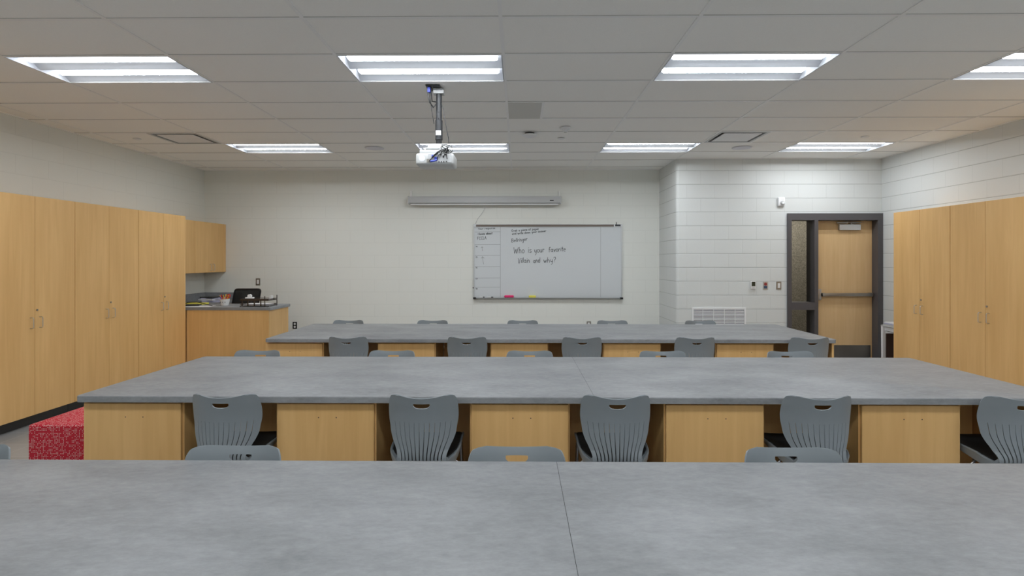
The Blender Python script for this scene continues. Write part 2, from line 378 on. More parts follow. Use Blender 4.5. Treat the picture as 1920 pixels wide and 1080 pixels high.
# ------------------------------------------------------------------ ceiling light fixtures
def make_fixture():
    t = thing('ceiling_light', '', 'ceiling light', (0, 0, H), 'recessed ceiling lights')
    W, D = 1.2192 - .026, .6096 - .026; x0 = .013; y0 = .013
    mb = MB()
    for k in (0, 1):
        ya = y0 + k * D / 2; yb = ya + D / 2; ym = (ya + yb) / 2
        n = 7; arc1 = [(ya + (ym - ya) * i / n, H + .003 + .058 * math.sin(PI / 2 * i / n)) for i in range(n + 1)]
        arc2 = [(yb - (yb - ym) * i / n, H + .003 + .058 * math.sin(PI / 2 * i / n)) for i in range(n + 1)][::-1]
        prof = arc1 + arc2[1:]
        for (p, q) in zip(prof, prof[1:]):
            mb.quad((x0, p[0], p[1]), (x0 + W, p[0], p[1]), (x0 + W, q[0], q[1]), (x0, q[0], q[1]))
    for xx, sx in ((x0 + .0015, .0), (x0 + W - .0015, -.0)):
        mb.quad((xx, y0, H - .001), (xx, y0 + D, H - .001), (xx, y0 + D, H + .1), (xx, y0, H + .1))
    # rim
    mb.box(x0 - .006, x0, y0, y0 + D, H - .003, H + .1); mb.box(x0 + W, x0 + W + .006, y0, y0 + D, H - .003, H + .1)
    mb.box(x0 - .006, x0 + W + .006, y0 - .006, y0, H - .003, H + .1); mb.box(x0 - .006, x0 + W + .006, y0 + D, y0 + D + .006, H - .003, H + .1)
    mb.box(x0 - .006, x0 + W + .006, y0 - .006, y0 + D + .006, H + .1, H + .104)
    mb.build('reflector', M_REFL, t, recalc=False)
    for k in (0, 1):
        yc = y0 + D / 4 + k * D / 2; l = MB(); hw = .029; e = .032
        a, b2 = x0 + e, x0 + W - e; zt, zb = H + .056, H + .0165
        prof = [(yc - hw, zt), (yc - hw, zb + .012), (yc - hw * .7, zb + .003), (yc, zb), (yc + hw * .7, zb + .003), (yc + hw, zb + .012), (yc + hw, zt)]
        ins = [0, .0, .012, .02, .012, 0, 0]
        A = [l.bm.verts.new((a + i, p[0], p[1])) for p, i in zip(prof, ins)]; B = [l.bm.verts.new((b2 - i, p[0], p[1])) for p, i in zip(prof, ins)]
        for i in range(len(prof) - 1):
            f = l.bm.faces.new((A[i], A[i + 1], B[i + 1], B[i])); f.material_index = 0 if i in (2, 3) else 1
        for R in (A[::-1], B): f = l.bm.faces.new(R); f.material_index = 1
        l.build('lamp_lens', [M_LENS, M_LENS_S], t)
    return t
FIX = make_fixture()
LL = {(0, 2): 'out of view', }
rown = {0: 'row behind the camera', 1: 'row above the nearest table', 2: 'front row nearer the viewer', 3: 'far row by the whiteboard wall'}
names4 = {
    (2, 0): 'lit recessed two-lamp ceiling light, leftmost of the large nearer row',
    (2, 1): 'lit recessed two-lamp ceiling light directly in front of the projector mount',
    (2, 2): 'lit recessed two-lamp ceiling light of the nearer row, right of the projector one',
    (2, 3): 'lit recessed ceiling light cut off by the right edge of the picture',
    (3, 0): 'small distant recessed ceiling light beside the left air diffuser',
    (3, 1): 'small distant recessed ceiling light partly hidden behind the projector',
    (3, 2): 'small distant recessed ceiling light just left of the right air diffuser',
    (3, 3): 'small distant recessed ceiling light above the entrance door'}
first = True
for j in range(4):
    for i in range(4):
        o = FIX if first else copy_tree(FIX); first = False
        o.location = (GX[LXI[i]], GY[LYI[j]], H)
        o['label'] = names4.get((j, i), 'recessed ceiling light out of view, %s of the %s' % ('first second third fourth'.split()[i], 'row behind the viewer' if j == 0 else 'row above the nearest worktop'))

# ------------------------------------------------------------------ worktops
TX0, TX1, TZ, TT = -2.665, 3.275, .745, .038
def top_piece(mb, x0, x1, y0, y1, roundL, roundR, z1=TZ, t=TT, rc=.03):
    pts = []
    def corner(cx, cy, a0):
        for k in range(5): a = a0 + PI / 2 * k / 4; pts.append((cx + rc * math.cos(a), cy + rc * math.sin(a)))
    if roundL: corner(x0 + rc, y0 + rc, PI)
    else: pts.append((x0, y0))
    if roundR: corner(x1 - rc, y0 + rc, 1.5 * PI); corner(x1 - rc, y1 - rc, 0)
    else: pts.extend([(x1, y0), (x1, y1)])
    if roundL: corner(x0 + rc, y1 - rc, PI / 2)
    else: pts.append((x0, y1))
    n0 = set(mb.bm.faces); mb.prism(pts, z1 - t, z1, 'z')
    nf = [f for f in mb.bm.faces if f not in n0]
    es = []
    for f in nf:
        for e in f.edges:
            if abs(e.verts[0].co.z - z1) < 1e-5 and abs(e.verts[1].co.z - z1) < 1e-5:
                m_ = (e.verts[0].co + e.verts[1].co) / 2
                if (not roundL and abs(m_.x - x0) < 1e-5) or (not roundR and abs(m_.x - x1) < 1e-5): continue
                es.append(e)
    bmesh.ops.bevel(mb.bm, geom=list(set(es)), offset=.007, segments=3, affect='EDGES', profile=.5)
    return mb
def worktop(name_label, x0, x1, y0, y1, seam):
    t = thing('worktop', name_label, 'worktop', ((x0 + x1) / 2, (y0 + y1) / 2, TZ - TT), 'long grey island worktops')
    if seam is None: top_piece(MB(), x0, x1, y0, y1, True, True).build('slab', M_TOP, t, smooth=True)
    else:
        top_piece(MB(), x0, seam - .0008, y0, y1, True, False).build('slab', M_TOP, t, smooth=True)
        top_piece(MB(), seam + .0008, x1, y0, y1, False, True).build('slab', M_TOP, t, smooth=True)
        MB().box(seam - .0008, seam + .0008, y0 + .002, y1 - .002, TZ - TT + .002, TZ - .0015).build('seam_strip', M_DARK, t)
    return t
worktop('grey stone-look worktop filling the foreground, nearest of the three, with a seam', -2.95, 2.99, .86, 2.257, .155)
worktop('grey stone-look worktop of the middle island with a thin seam right of centre', TX0, TX1, 3.308, 4.69, .455)
worktop('grey stone-look worktop of the farthest island, nearest the whiteboard, seamless', -2.635, TX1, 5.744, 7.12, None)

# base cabinets: face side 'n' looks at the camera (-y), 'f' looks at the far wall
def base_cabinet(x0, x1, yface, side, depth, label, group):
    s = 1 if side == 'n' else -1
    t = thing('base_cabinet', label, 'cabinet', ((x0 + x1) / 2, yface + s * depth / 2, 0), group)
    ztop = TZ - TT - .0005
    def B(mb, xa, xb, d0, d1, za, zb, **k):
        ya, yb = sorted((yface + s * d0, yface + s * d1)); return mb.box(xa, xb, ya, yb, za, zb, **k)
    mb = MB()
    B(mb, x0 - .008, x1 + .008, .02, depth, .09, ztop)
    B(mb, x0 - .0085, x1 + .0085, .0195, .035, .09, ztop - .003)
    mb.build('body', M_MAPLE, t)
    B(MB(), x0, x1, .06, depth, 0, .09).build('toe_kick', M_BASE, t)
    d = B(MB(), x0 + .002, x1 - .002, 0, .019, .105, .688, bev=.0015, seg=1).build('door', M_MAPLE, t)
    if side == 'n':
        xm = (x0 + x1) / 2
        for dx in (-.054, .054):
            MB().cyl((xm + .012 + dx, yface - .0006, .605), (xm + .012 + dx, yface + .004, .605), .0035, seg=10).build('screw_hole', M_DARK, d)
    return t
ORD = ['first', 'second', 'third', 'fourth', 'fifth', 'sixth']
PX = [(-2.652, -2.052), (-1.467, -.873), (-.285, .304), (.890, 1.478), (2.062, 2.650)]
GP = [(-1.97, -1.49), (-.852, -.306), (.326, .868), (1.50, 2.04), (2.672, 3.235)]
where = {'middle': 'middle island', 'far': 'farthest island'}
for nm, yn, yfar in (('middle', 3.36, 4.645), ('far', 5.797, 7.075)):
    mid = (yn + yfar) / 2
    for i, (a, b2) in enumerate(PX):
        base_cabinet(a, b2, yn, 'n', mid - yn - .003, 'maple base cabinet at near edge of the %s, %s from left' % (where[nm], ORD[i]), 'maple island base cabinets')
    for i, (a, b2) in enumerate(GP):
        base_cabinet(a, b2, yfar, 'f', yfar - mid - .003, 'maple base cabinet on far side of %s, behind %s knee space from left' % (where[nm], ORD[i]), 'maple island base cabinets')
    # end panel on the right and closing strips in the middle
    o = MB().box(3.25, 3.272, yn - .0, yfar, .0, TZ - TT - .0005).build('end_panel', M_MAPLE, loc=(3.26, mid, 0))
    tag(o, 'maple end panel carrying the right end of the %s' % where[nm], 'panel')
for i, (a, b2) in enumerate([(-2.9, -2.3), (-1.71, -1.12), (-.53, .06), (.65, 1.24), (1.83, 2.42)]):
    pass
# nearest island supports (below the foreground top)
for i, (a, b2) in enumerate([(-2.93, -2.36), (-1.75, -1.18), (-.57, .0), (.62, 1.19), (1.8, 2.37)]):
    base_cabinet(a, b2, .91, 'n', .64, 'maple base cabinet below foreground worktop, %s from left' % ORD[i], 'maple island base cabinets')

# ------------------------------------------------------------------ student chair
def lerp_tab(tab, t):
    for (a, va), (b2, vb) in zip(tab, tab[1:]):
        if t <= b2: k = (t - a) / (b2 - a); return va + (vb - va) * k
    return tab[-1][1]
def smooth_tab(tab, t):
    n = len(tab)
    for i in range(n - 1):
        if t <= tab[i + 1][0] or i == n - 2:
            x0, y0 = tab[i]; x1, y1 = tab[i + 1]
            h = x1 - x0; k = min(1, max(0, (t - x0) / h))
            m0 = (y1 - tab[i - 1][1]) / (x1 - tab[i - 1][0]) if i > 0 else (y1 - y0) / h
            m1 = (tab[i + 2][1] - y0) / (tab[i + 2][0] - x0) if i < n - 2 else (y1 - y0) / h
            return (2*k**3-3*k**2+1)*y0+(k**3-2*k**2+k)*h*m0+(-2*k**3+3*k**2)*y1+(k**3-k**2)*h*m1
# profile: arc length-ish parameter -> y, z, half width
PROF = [(0, -.262, .790, .152), (.010, -.260, .780, .176), (.03, -.256, .760, .190), (.06, -.251, .730, .1975), (.12, -.240, .672, .2015), (.16, -.236, .632, .1995),
        (.20, -.235, .592, .193), (.24, -.237, .553, .187), (.28, -.242, .513, .173), (.31, -.247, .483, .158), (.335, -.252, .455, .147),
        (.355, -.255, .432, .140), (.375, -.251, .410, .139), (.395, -.236, .394, .146), (.415, -.213, .386, .166), (.44, -.182, .385, .190),
        (.48, -.130, .393, .203), (.54, -.060, .408, .208), (.60, .010, .420, .208), (.66, .080, .431, .207), (.71, .140, .438, .207), (.75, .184, .434, .198), (.775, .206, .424, .185), (.79, .214, .412, .170)]
Yp = [(p[0], p[1]) for p in PROF]; Zp = [(p[0], p[2]) for p in PROF]; Wp = [(p[0], p[3]) for p in PROF]
NS = 12; SC = [(-.814 + .148 * k) for k in range(NS)]
def edge_raise(v):
    return lerp_tab([(0, 0), (.375, 0), (.42, .046), (.46, .054), (.52, .044), (.60, .028), (.70, .012), (.80, .0)], v)
def chair_grid(v0, v1, nrow):
    cols = []   # (center index or None, u, side)
    cols.append((-1, None)); cols.append((-.93, None))
    for k, c in enumerate(SC):
        cols.extend([(c, -2), (c, -1), (c, 1), (c, 2)])
        if k < NS - 1:
            if v0 < .05 and abs(c + .074) < .4: cols.extend([(c, 10 + fr_) for fr_ in (.18, .34, .5, .66, .82)])
            else: cols.append((c + .074, None))
    cols.append((.93, None)); cols.append((1, None))
    bm = bmesh.new(); grid = []
    for r in range(nrow + 1):
        v = v0 + (v1 - v0) * r / nrow
        y, z, wd = smooth_tab(Yp, v), smooth_tab(Zp, v), smooth_tab(Wp, v)
        row = []
        hw = 0
        if .17 < v < .405: hw = .0005 + .0011 * min(1, (v - .17) / .10) + .0014 * max(0, min(1, (v - .28) / .08))
        for (u, side) in cols:
            if side and side >= 10:
                e_ = max(hw, .0006) + .0022; x = u * wd + e_ + (side - 10) * (.148 * wd - 2 * e_)
            else: x = u * wd + ((max(hw, .0006) + (.0022 if abs(side) == 2 else 0)) * (1 if side > 0 else -1) if side else 0)
            q = x / .2; yy = y; zz = z
            if v < .40:                                    # back: edges forward, dip at the top
                k = 1 - max(0, (v - .33) / .07)
                yy += .075 * q * q * max(0.0, k)
                if v < .08: zz -= .021 * (1 - min(1, (abs(x) / .160)) ** 2) * (1 - v / .08) ** 1.0
                if v < .014: zz -= .006 * max(0, abs(u) - .85) / .15 * (1 - v / .014)
            else:
                zz += edge_raise(v) * q * q
            row.append(bm.verts.new((x, yy, zz)))
        grid.append((v, hw, row))
    kill = []
    hz0, hz1, hx = .736, .708, .047
    for (va, ha, A), (vb, hb, B) in zip(grid, grid[1:]):
        for i in range(len(cols) - 1):
            f = bm.faces.new((A[i], A[i + 1], B[i + 1], B[i]))
            if cols[i][1] == -1 and cols[i + 1][1] == 1 and ha > 0 and hb > 0: kill.append(f); continue
            c = f.calc_center_median()
            if v0 < .05 and hz1 < c.z < hz0 and abs(c.x) < hx * max(0, 1 - ((hz0 - c.z) / (hz0 - hz1)) ** 3) ** (1 / 3): kill.append(f)
    kill_s = set(kill)
    hole_v = {v for f in kill for v in f.verts if f.calc_center_median().z > .69}
    bmesh.ops.delete(bm, geom=kill, context='FACES')
    for v in hole_v:
        if v.is_valid and v.link_faces:
            if v.co.z > hz0 - .004: v.co.z = hz0
            elif abs(v.co.x) > hx * .97: v.co.x = math.copysign(hx, v.co.x)
            else: v.co.z = hz0 - (hz0 - hz1) * max(0, 1 - (abs(v.co.x) / hx) ** 3) ** (1 / 3)
    loose = [v for v in bm.verts if not v.link_faces]; bmesh.ops.delete(bm, geom=loose, context='VERTS')
    bmesh.ops.recalc_face_normals(bm, faces=bm.faces)
    bmesh.ops.solidify(bm, geom=bm.faces[:], thickness=.0065)
    mb = MB(); mb.bm.free(); mb.bm = bm
    return mb
def make_chair():
    t = thing('student_chair', '', 'chair', (0, 0, 0), 'grey plastic student chairs')
    chair_grid(0, .385, 104).build('backrest', M_SHELL, t, smooth=True)
    seat = chair_grid(.385, .79, 36).build('seat', M_SHELL, t, smooth=True)
    # upturned rim wall around the rear and sides of the seat shell
    for sx in (-1, 1):
        path = [(sx * .130, -.247, .420, .034), (sx * .143, -.238, .426, .046)]
        for v in [.405, .415, .425, .44, .46, .48, .51, .54, .58, .62, .66, .70, .74]:
            wd = smooth_tab(Wp, v); path.append((sx * wd, smooth_tab(Yp, v), smooth_tab(Zp, v) + edge_raise(v) * (wd / .2) ** 2, lerp_tab([(.40, .052), (.46, .055), (.54, .042), (.66, .018), (.75, .006)], v)))
        bm = bmesh.new(); rows = []
        for (x, y, z, h) in path: rows.append([bm.verts.new((x, y, z + .002)), bm.verts.new((x * .995, y + .002, z - h * .5)), bm.verts.new((x * .97, y + .012, z - h))])
        for A, B in zip(rows, rows[1:]):
            for i in (0, 1): bm.faces.new((A[i], A[i + 1], B[i + 1], B[i]))
        bmesh.ops.recalc_face_normals(bm, faces=bm.faces); bmesh.ops.solidify(bm, geom=bm.faces[:], thickness=.005)
        mb = MB(); mb.bm.free(); mb.bm = bm; mb.build('seat_rim', M_SHELL, t, smooth=True)
    # thin dark pad following the seat
    bm = bmesh.new(); R = []
    for r in range(15):
        v = .43 + (.745 - .43) * r / 14; y, z, wd = smooth_tab(Yp, v), smooth_tab(Zp, v), smooth_tab(Wp, v) - .014
        if r in (0, 14): wd -= .03
        if r in (1, 13): wd -= .01
        row = []
        for c in range(13):
            x = (-1 + c / 6) * wd; q = x / .2
            row.append(bm.verts.new((x, y, z + .006 + edge_raise(v) * q * q)))
        R.append(row)
    for A, B in zip(R, R[1:]):
        for i in range(12): bm.faces.new((A[i], A[i + 1], B[i + 1], B[i]))
    bmesh.ops.recalc_face_normals(bm, faces=bm.faces); bmesh.ops.solidify(bm, geom=bm.faces[:], thickness=.008)
    zc = sum(v.co.z for v in bm.verts) / len(bm.verts)
    mb = MB(); mb.bm.free(); mb.bm = bm; mb.build('seat_pad', M_PAD, t, smooth=True)
    fr = MB()
    fr.tube([(-.15, -.10, .380), (.15, -.10, .380)], .009); fr.tube([(-.15, .13, .415), (.15, .13, .415)], .009)
    fr.tube([(-.12, -.10, .382), (-.12, .13, .413)], .009); fr.tube([(.12, -.10, .382), (.12, .13, .413)], .009)
    fr.build('seat_frame', M_TUBE, t, smooth=True)
    for sx in (-1, 1):
        for (y0, y1) in ((-.10, -.19), (.13, .185)):
            l = MB(); zt = .381 if y0 < 0 else .415
            l.tube([(sx * .14, y0, zt), (sx * .17, y0 + (y1 - y0) * .08, zt - .004), (sx * .187, y0 + (y1 - y0) * .16, zt - .025), (sx * .198, y1, .012)], .0105, 10)
            lg = l.build('leg', M_TUBE, t, smooth=True)
            MB().cyl((sx * .198, y1, 0), (sx * .198, y1, .016), .014).build('glide', M_BLACK, lg)
    return t
CH = make_chair()
def wx(px, Y): return un(px, 488, 'y', Y).x
used = [False]
def chair(px, Y, flip, rz, label):
    """Y = distance of the top of the backrest"""
    o = CH if not used[0] else copy_tree(CH); used[0] = True
    a = (PI if flip else 0) + rz; x = wx(px, Y)
    off = Matrix.Rotation(a, 3, 'Z') @ Vector((0, -.235, 0))
    o.location = (x - off.x, Y - off.y, 0); o.rotation_euler = (0, 0, a); o['label'] = label; return o
side = {'n': 'near', 'f': 'far'}
for i, (px, r) in enumerate([(416, .0), (791, .0), (1157, .0), (1540, -.0), (1918, .0)]):
    chair(px, 3.20, False, r, 'grey slotted plastic chair at near side of the middle island, %s from left' % ORD[i])
for i, (px, r) in enumerate([(650, 0), (875, .0), (1092, 0), (1306, 0), (1522, 0)]):
    chair(px, 5.63, False, r, 'grey plastic chair at near side of the farthest island, %s from left' % ORD[i])
for i, (px, r) in enumerate([(-48, 0), (448, .0), (969, 0), (1477, 0)]):
    chair(px, 2.33, True, r, 'grey plastic chair facing the viewer behind the foreground worktop, %s from left' % ORD[i])
for i, (px, r) in enumerate([(487, 0), (737, 0), (993, 0), (1240, 0), (1477, 0)]):
    chair(px, 4.80, True, r, 'grey plastic chair tucked behind the far edge of the middle island, %s from left' % ORD[i])
for i, (px, r) in enumerate([(655, 0), (812, 0), (980, 0), (1147, 0), (1311, 0)]):
    chair(px, 7.22, True, r, 'grey plastic chair whose top peeks over the farthest island, %s from left' % ORD[i])

# ------------------------------------------------------------------ tall cabinets
def handle(parent, p, axis_out, vertical=.1, r=.0035):
    """D pull: p = centre on the door face, axis_out = outward normal"""
    n = Vector(axis_out); P = Vector(p); h = vertical / 2; o = .032
    pts = [P + Vector((0, 0, h)), P + n * o * .75 + Vector((0, 0, h)), P + n * o + Vector((0, 0, h - .008)), P + n * o + Vector((0, 0, -h + .008)), P + n * o * .75 + Vector((0, 0, -h)), P + Vector((0, 0, -h))]
    return MB().tube(pts, r, 8).build('handle', M_STEEL, parent, smooth=True)
def tall_cabinet(side, y0, y1, label):
    """side L: face at x=XFL looking +x; R: looking -x"""
    n = 1 if side == 'L' else -1
    xf = XFL if side == 'L' else XFR; xw = XL + .003 if side == 'L' else XR - .003
    t = thing('tall_cabinet', label, 'cabinet', ((xf + xw) / 2, (y0 + y1) / 2, 0), 'tall maple storage cabinets')
    MB().box(xw, xf - n * .021, y0 + .0008, y1 - .0008, .1, 2.165).build('body', M_MAPLE, t)
    MB().box(xw, xf - n * .075, y0 + .0008, y1 - .0008, 0, .1).build('toe_kick', M_BASE, t)
    ym = (y0 + y1) / 2
    for k, (a, b2) in enumerate(((y0, ym), (ym, y1))):
        d = MB().box(xf - n * .02, xf, a + .0018, b2 - .0018, .103, 2.163, bev=.001, seg=1).build('door', M_MAPLE, t)
        hy = ym + (-.05 if k == 0 else .05)
        handle(d, (xf, hy, .972), (n, 0, 0))
        right_hand = (k == 1) if side == 'L' else (k == 0)
        if right_hand: MB().cyl((xf, ym + (.022 if k else -.022), 1.09), (xf + n * .006, ym + (.022 if k else -.022), 1.09), .0095, seg=16).build('lock', M_DSTEEL, d, smooth=True)
    return t
XFL, XFR = -4.559, 4.77
tall_cabinet('L', 6.625, 7.567, 'tall two-door maple cabinet on the left wall, farthest, next to the desk')
tall_cabinet('L', 5.668, 6.622, 'tall two-door maple cabinet in the middle of the left wall run')
tall_cabinet('L', 4.720, 5.665, 'tall two-door maple cabinet on the left wall nearest the viewer, cut by picture edge')
tall_cabinet('L', 3.772, 4.717, 'tall maple cabinet on the left wall just outside the picture')
tall_cabinet('R', 6.195, 7.118, 'tall two-door maple cabinet on the right wall, farther one beside the door')
tall_cabinet('R', 5.27, 6.192, 'tall two-door maple cabinet on the right wall, nearer one at the picture edge')
tall_cabinet('R', 4.345, 5.267, 'tall maple cabinet on the right wall just outside the picture')

# wall cabinets in the left far corner
XU = -4.849
def wall_cabinet(y0, y1, ym, label, hand=True):
    t = thing('wall_cabinet', label, 'cabinet', ((XL + XU) / 2, (y0 + y1) / 2, 1.366), 'maple wall cabinets over the desk')
    MB().box(XL + .003, XU - .021, y0 + .0008, y1 - .0008, 1.366, 2.155).build('body', M_MAPLE, t)
    for k, (a, b2) in enumerate(((y0, ym), (ym, y1))):
        d = MB().box(XU - .02, XU, a + .0018, b2 - .0018, 1.368, 2.153, bev=.001, seg=1).build('door', M_MAPLE, t)
        handle(d, (XU, ym + (-.045 if k == 0 else .045), 1.45), (1, 0, 0))
    return t
wall_cabinet(8.289, 9.165, 8.727, 'two-door maple wall cabinet in the far left corner')
wall_cabinet(7.572, 8.286, 7.93, 'maple wall cabinet half hidden behind the tall cabinet')

# ------------------------------------------------------------------ teacher desk (peninsula) and side counter
CZ = .914
t = thing('worktop', 'grey L-shaped desk worktop with dark backsplash in the far left corner', 'worktop', (-4.4, 8.0, CZ - .04))
mb = MB(); outl = [(XL + .004, 7.572), (-4.556, 7.572), (-4.556, 7.578), (-3.395, 7.578), (-3.395, 8.24), (-4.58, 8.24), (-4.58, 9.165), (XL + .004, 9.165)]
mb.prism(outl, CZ - .04, CZ, 'z')
es = [e for e in mb.bm.edges if all(abs(v.co.z - CZ) < 1e-5 for v in e.verts)]
bmesh.ops.bevel(mb.bm, geom=es, offset=.006, segments=2, affect='EDGES', profile=.5)
mb.build('slab', M_TOP, t, smooth=True)
mb = MB(); mb.box(XL + .004, XL + .022, 7.58, 9.146, CZ, 1.028); mb.build('backsplash', M_TOP, t)
mb = MB(); mb.box(XL + .004, -4.58, 9.147, 9.165, CZ, 1.028); mb.build('backsplash', M_TOP, t)
t = thing('desk_cabinet', 'maple desk cabinet with plain panels standing under the corner worktop', 'cabinet', (-4.4, 8.0, 0))
mb = MB(); mb.box(XL + .004, -3.44, 7.605, 8.2, .0, CZ - .041); mb.build('body', M_MAPLE, t)
MB().box(-4.554, -3.436, 7.586, 7.604, .0, CZ - .042, bev=.001, seg=1).build('front_panel', M_MAPLE, t)
MB().box(-3.439, -3.42, 7.586, 8.232, .0, CZ - .042, bev=.001, seg=1).build('end_panel', M_MAPLE, t)
t = thing('desk_cabinet', 'maple base cabinet along the left wall behind the desk', 'cabinet', (-4.9, 8.7, 0))
MB().box(XL + .004, -4.62, 8.202, 9.165, .1, CZ - .041).build('body', M_MAPLE, t)
MB().box(XL + .004, -4.68, 8.202, 9.165, 0, .1).build('toe_kick', M_BASE, t)

# things on the desk
def P(px, py): return un(px, py, 'z', CZ)
c = P(422, 573.5); c.y += .055; c.x = -4.185
t = thing('pencil_cup', 'white cup with a small dotted face holding pencils and pens', 'cup', (c.x, c.y, CZ))
mb = MB(); R0, R1, HH = .052, .066, .092
mb.lathe([(R0 * .8, 0), (R0, .004), (R1, HH), (R1 - .004, HH), (R0 - .004, .008)], (c.x, c.y, CZ + .0003), 28); mb.build('cup', M_WHITE, t, smooth=True)
for dx in (-.034, -.002, .030):
    yy = c.y - math.sqrt(.060 ** 2 - dx * dx) - .0012
    MB().cyl((c.x + dx, yy - .002, CZ + .052), (c.x + dx, yy + .008, CZ + .052), .0055, seg=12).build('painted_dot', M_BLACK, t)
rr = random.Random(3)
pens = [M_PENCIL, M_RED, M_PENCIL, M_YEL, M_PENCIL, M_RED, M_PENCIL, M_BLUE, M_RED, M_PENCIL, M_RED, M_PENCIL]
for k, m_ in enumerate(pens):
    a = 2 * PI * k / len(pens) + .2; r0 = .016; r1 = .052 + rr.uniform(0, .016); h = .145 + rr.uniform(-.02, .02)
    b0 = (c.x + r0 * math.cos(a), c.y + r0 * math.sin(a), CZ + .012); b1 = (c.x + r1 * math.cos(a), c.y + r1 * math.sin(a), CZ + h)
    pn = MB().cyl(b0, b1, .005, seg=6).build('pencil' if m_ is M_PENCIL else 'pen', m_, loc=(c.x, c.y, CZ))
    q_ = ('right side', 'rear right', 'back', 'rear left', 'left side', 'front left', 'front', 'front right')[int(((a + PI / 8) % (2 * PI)) / (PI / 4))]
    tag(pn, '%s leaning to the %s of the white cup%s' % ({'red plastic': 'red pen', 'yellow': 'bright yellow highlighter', 'blue plastic': 'blue pen'}.get(m_.name, 'yellow-orange pencil'), q_, ', nearest the scissors' if k == 0 else ''), 'pencil' if m_ is M_PENCIL else 'pen', 'pens and pencils in the cup')
mb = MB()
for k in range(24):
    a = 2 * PI * k / 24; b3 = 2 * PI * (k + 1) / 24
# scissors handles (red loops)
t = thing('scissors', 'scissors with red loop handles sticking out of the cup on its right side', 'scissors', (c.x + .045, c.y, CZ))
for dz, dx in ((0, 0), (.004, .034)):
    pts = [(c.x + .045 + dx * .6 + .017 * math.cos(q), c.y - .01, CZ + .135 + dz + .024 * math.sin(q)) for q in [2 * PI * k / 14 for k in range(15)]]
    MB().tube(pts, .0055, 6).build('finger_loop', M_RED, t, smooth=True)
MB().tube([(c.x + .006, c.y - .018, CZ + .02), (c.x + .045, c.y - .012, CZ + .112)], .004, 6).build('blade', M_STEEL, t)

# wire letter tray with two levels, posts, paper
x0, x1, y0, y1 = -3.853, -3.46, 7.66, 7.93
t = thing('letter_tray', 'dark wire letter tray with posts standing at the right end of the desk', 'desk tray', ((x0 + x1) / 2, (y0 + y1) / 2, CZ))
def loop(z, r=.0045): return [(x0, y0, z), (x1, y0, z), (x1, y1, z), (x0, y1, z), (x0, y0, z)]
mb = MB()
for z in (CZ + .012, CZ + .03, ): 
    for a, b2 in zip(loop(z), loop(z)[1:]): mb.cyl(a, b2, .0045, seg=8)
for k in range(9): xx = x0 + (x1 - x0) * k / 8; mb.cyl((xx, y0, CZ + .012), (xx, y1, CZ + .012), .002, seg=6)
for (xx, yy) in ((x0, y0), (x1, y0), (x0, y1), (x1, y1)): mb.cyl((xx, yy, CZ), (xx, yy, CZ + .012), .006, seg=8)
mb.build('lower_tray', M_BROWN, t)
mb = MB()
for z in (CZ + .088, CZ + .104):
    for a, b2 in zip(loop(z), loop(z)[1:]): mb.cyl(a, b2, .0045, seg=8)
for k in range(9): xx = x0 + (x1 - x0) * k / 8; mb.cyl((xx, y0, CZ + .088), (xx, y1, CZ + .088), .002, seg=6)
mb.box(x0, x1, y0 - .004, y0 + .002, CZ + .086, CZ + .105); mb.build('upper_tray', M_BROWN, t)
for xx in (x0 + .02, x0 + .10, x0 + .19, x0 + .28):
    MB().box(xx, xx + .014, y0 - .005, y0 + .003, CZ + .012, CZ + .104).build('support_strap', M_BROWN, t)
for (xx, yy) in ((x1 - .05, y0), (x1, y1), (x0 + .02, y1)):
    MB().cyl((xx, yy, CZ + .001), (xx, yy, CZ + .15), .006, seg=8).build('post', M_BROWN, t)
tag(MB().box(x0 + .02, x1 - .03, y0 + .015, y1 - .015, CZ + .0145, CZ + .034).build('paper_stack', M_PAPER, loc=(-3.66, 7.8, CZ + .0145)), 'stack of white paper lying in the lower level of the wire tray', 'paper')
t = thing('tape_dispenser', 'small white tape dispenser on top of the wire tray, left end', 'tape dispenser', (x0 + .08, 7.78, CZ + .106))
MB().box(x0 + .02, x0 + .13, 7.75, 7.81, CZ + .107, CZ + .127, bev=.006).build('base', M_WHITE, t, smooth=True)
MB().cyl((x0 + .075, 7.762, CZ + .142), (x0 + .075, 7.798, CZ + .142), .026, seg=20).build('roll', M_WHITE2, t, smooth=True)
tag(MB().box(x1 - .045, x1 - .012, 7.78, 7.84, CZ + .107, CZ + .15, bev=.004).build('sticky_note_cube', M_WHITE, loc=(x1 - .03, 7.81, CZ + .107)), 'small white block of notes on the right end of the wire tray', 'note block')

# papers, binders at the left end of the desk
def sheet(name, m_, cx, cy, z, sx, sy, h, rz, label, cat, bev=0):
    o = MB().box(-sx / 2, sx / 2, -sy / 2, sy / 2, 0, h, bev=bev).build(name, m_); o.location = (cx, cy, z); o.rotation_euler = (0, 0, rz); return tag(o, label, cat)
sheet('paper_sheet', M_PAPER, -4.47, 7.73, CZ + .0006, .36, .24, .003, .12, 'loose white paper sheet at the front left of the desk', 'paper')
sheet('legal_pad', M_YEL, -4.74, 8.06, CZ + .0006, .32, .24, .022, -.1, 'yellow writing pad lying beside the tall cabinet on the desk', 'notepad')
sheet('binder', M_BLACK, -4.62, 7.79, CZ + .0045, .24, .16, .016, .3, 'black folder lying on the front left of the desk', 'folder', .003)
sheet('notebook', M_LILAC, -4.74, 8.62, CZ + .0006, .26, .34, .03, .2, 'lilac-grey notebook at the bottom of the stack by the backsplash', 'notebook')
sheet('paper_stack', M_PAPER, -4.76, 8.60, CZ + .0312, .24, .32, .02, -.15, 'stack of white papers on the lilac-grey notebook', 'paper')
sheet('binder', M_LILAC, -4.75, 8.62, CZ + .0518, .25, .3, .018, .1, 'lilac-grey binder on top of the paper stack', 'binder')
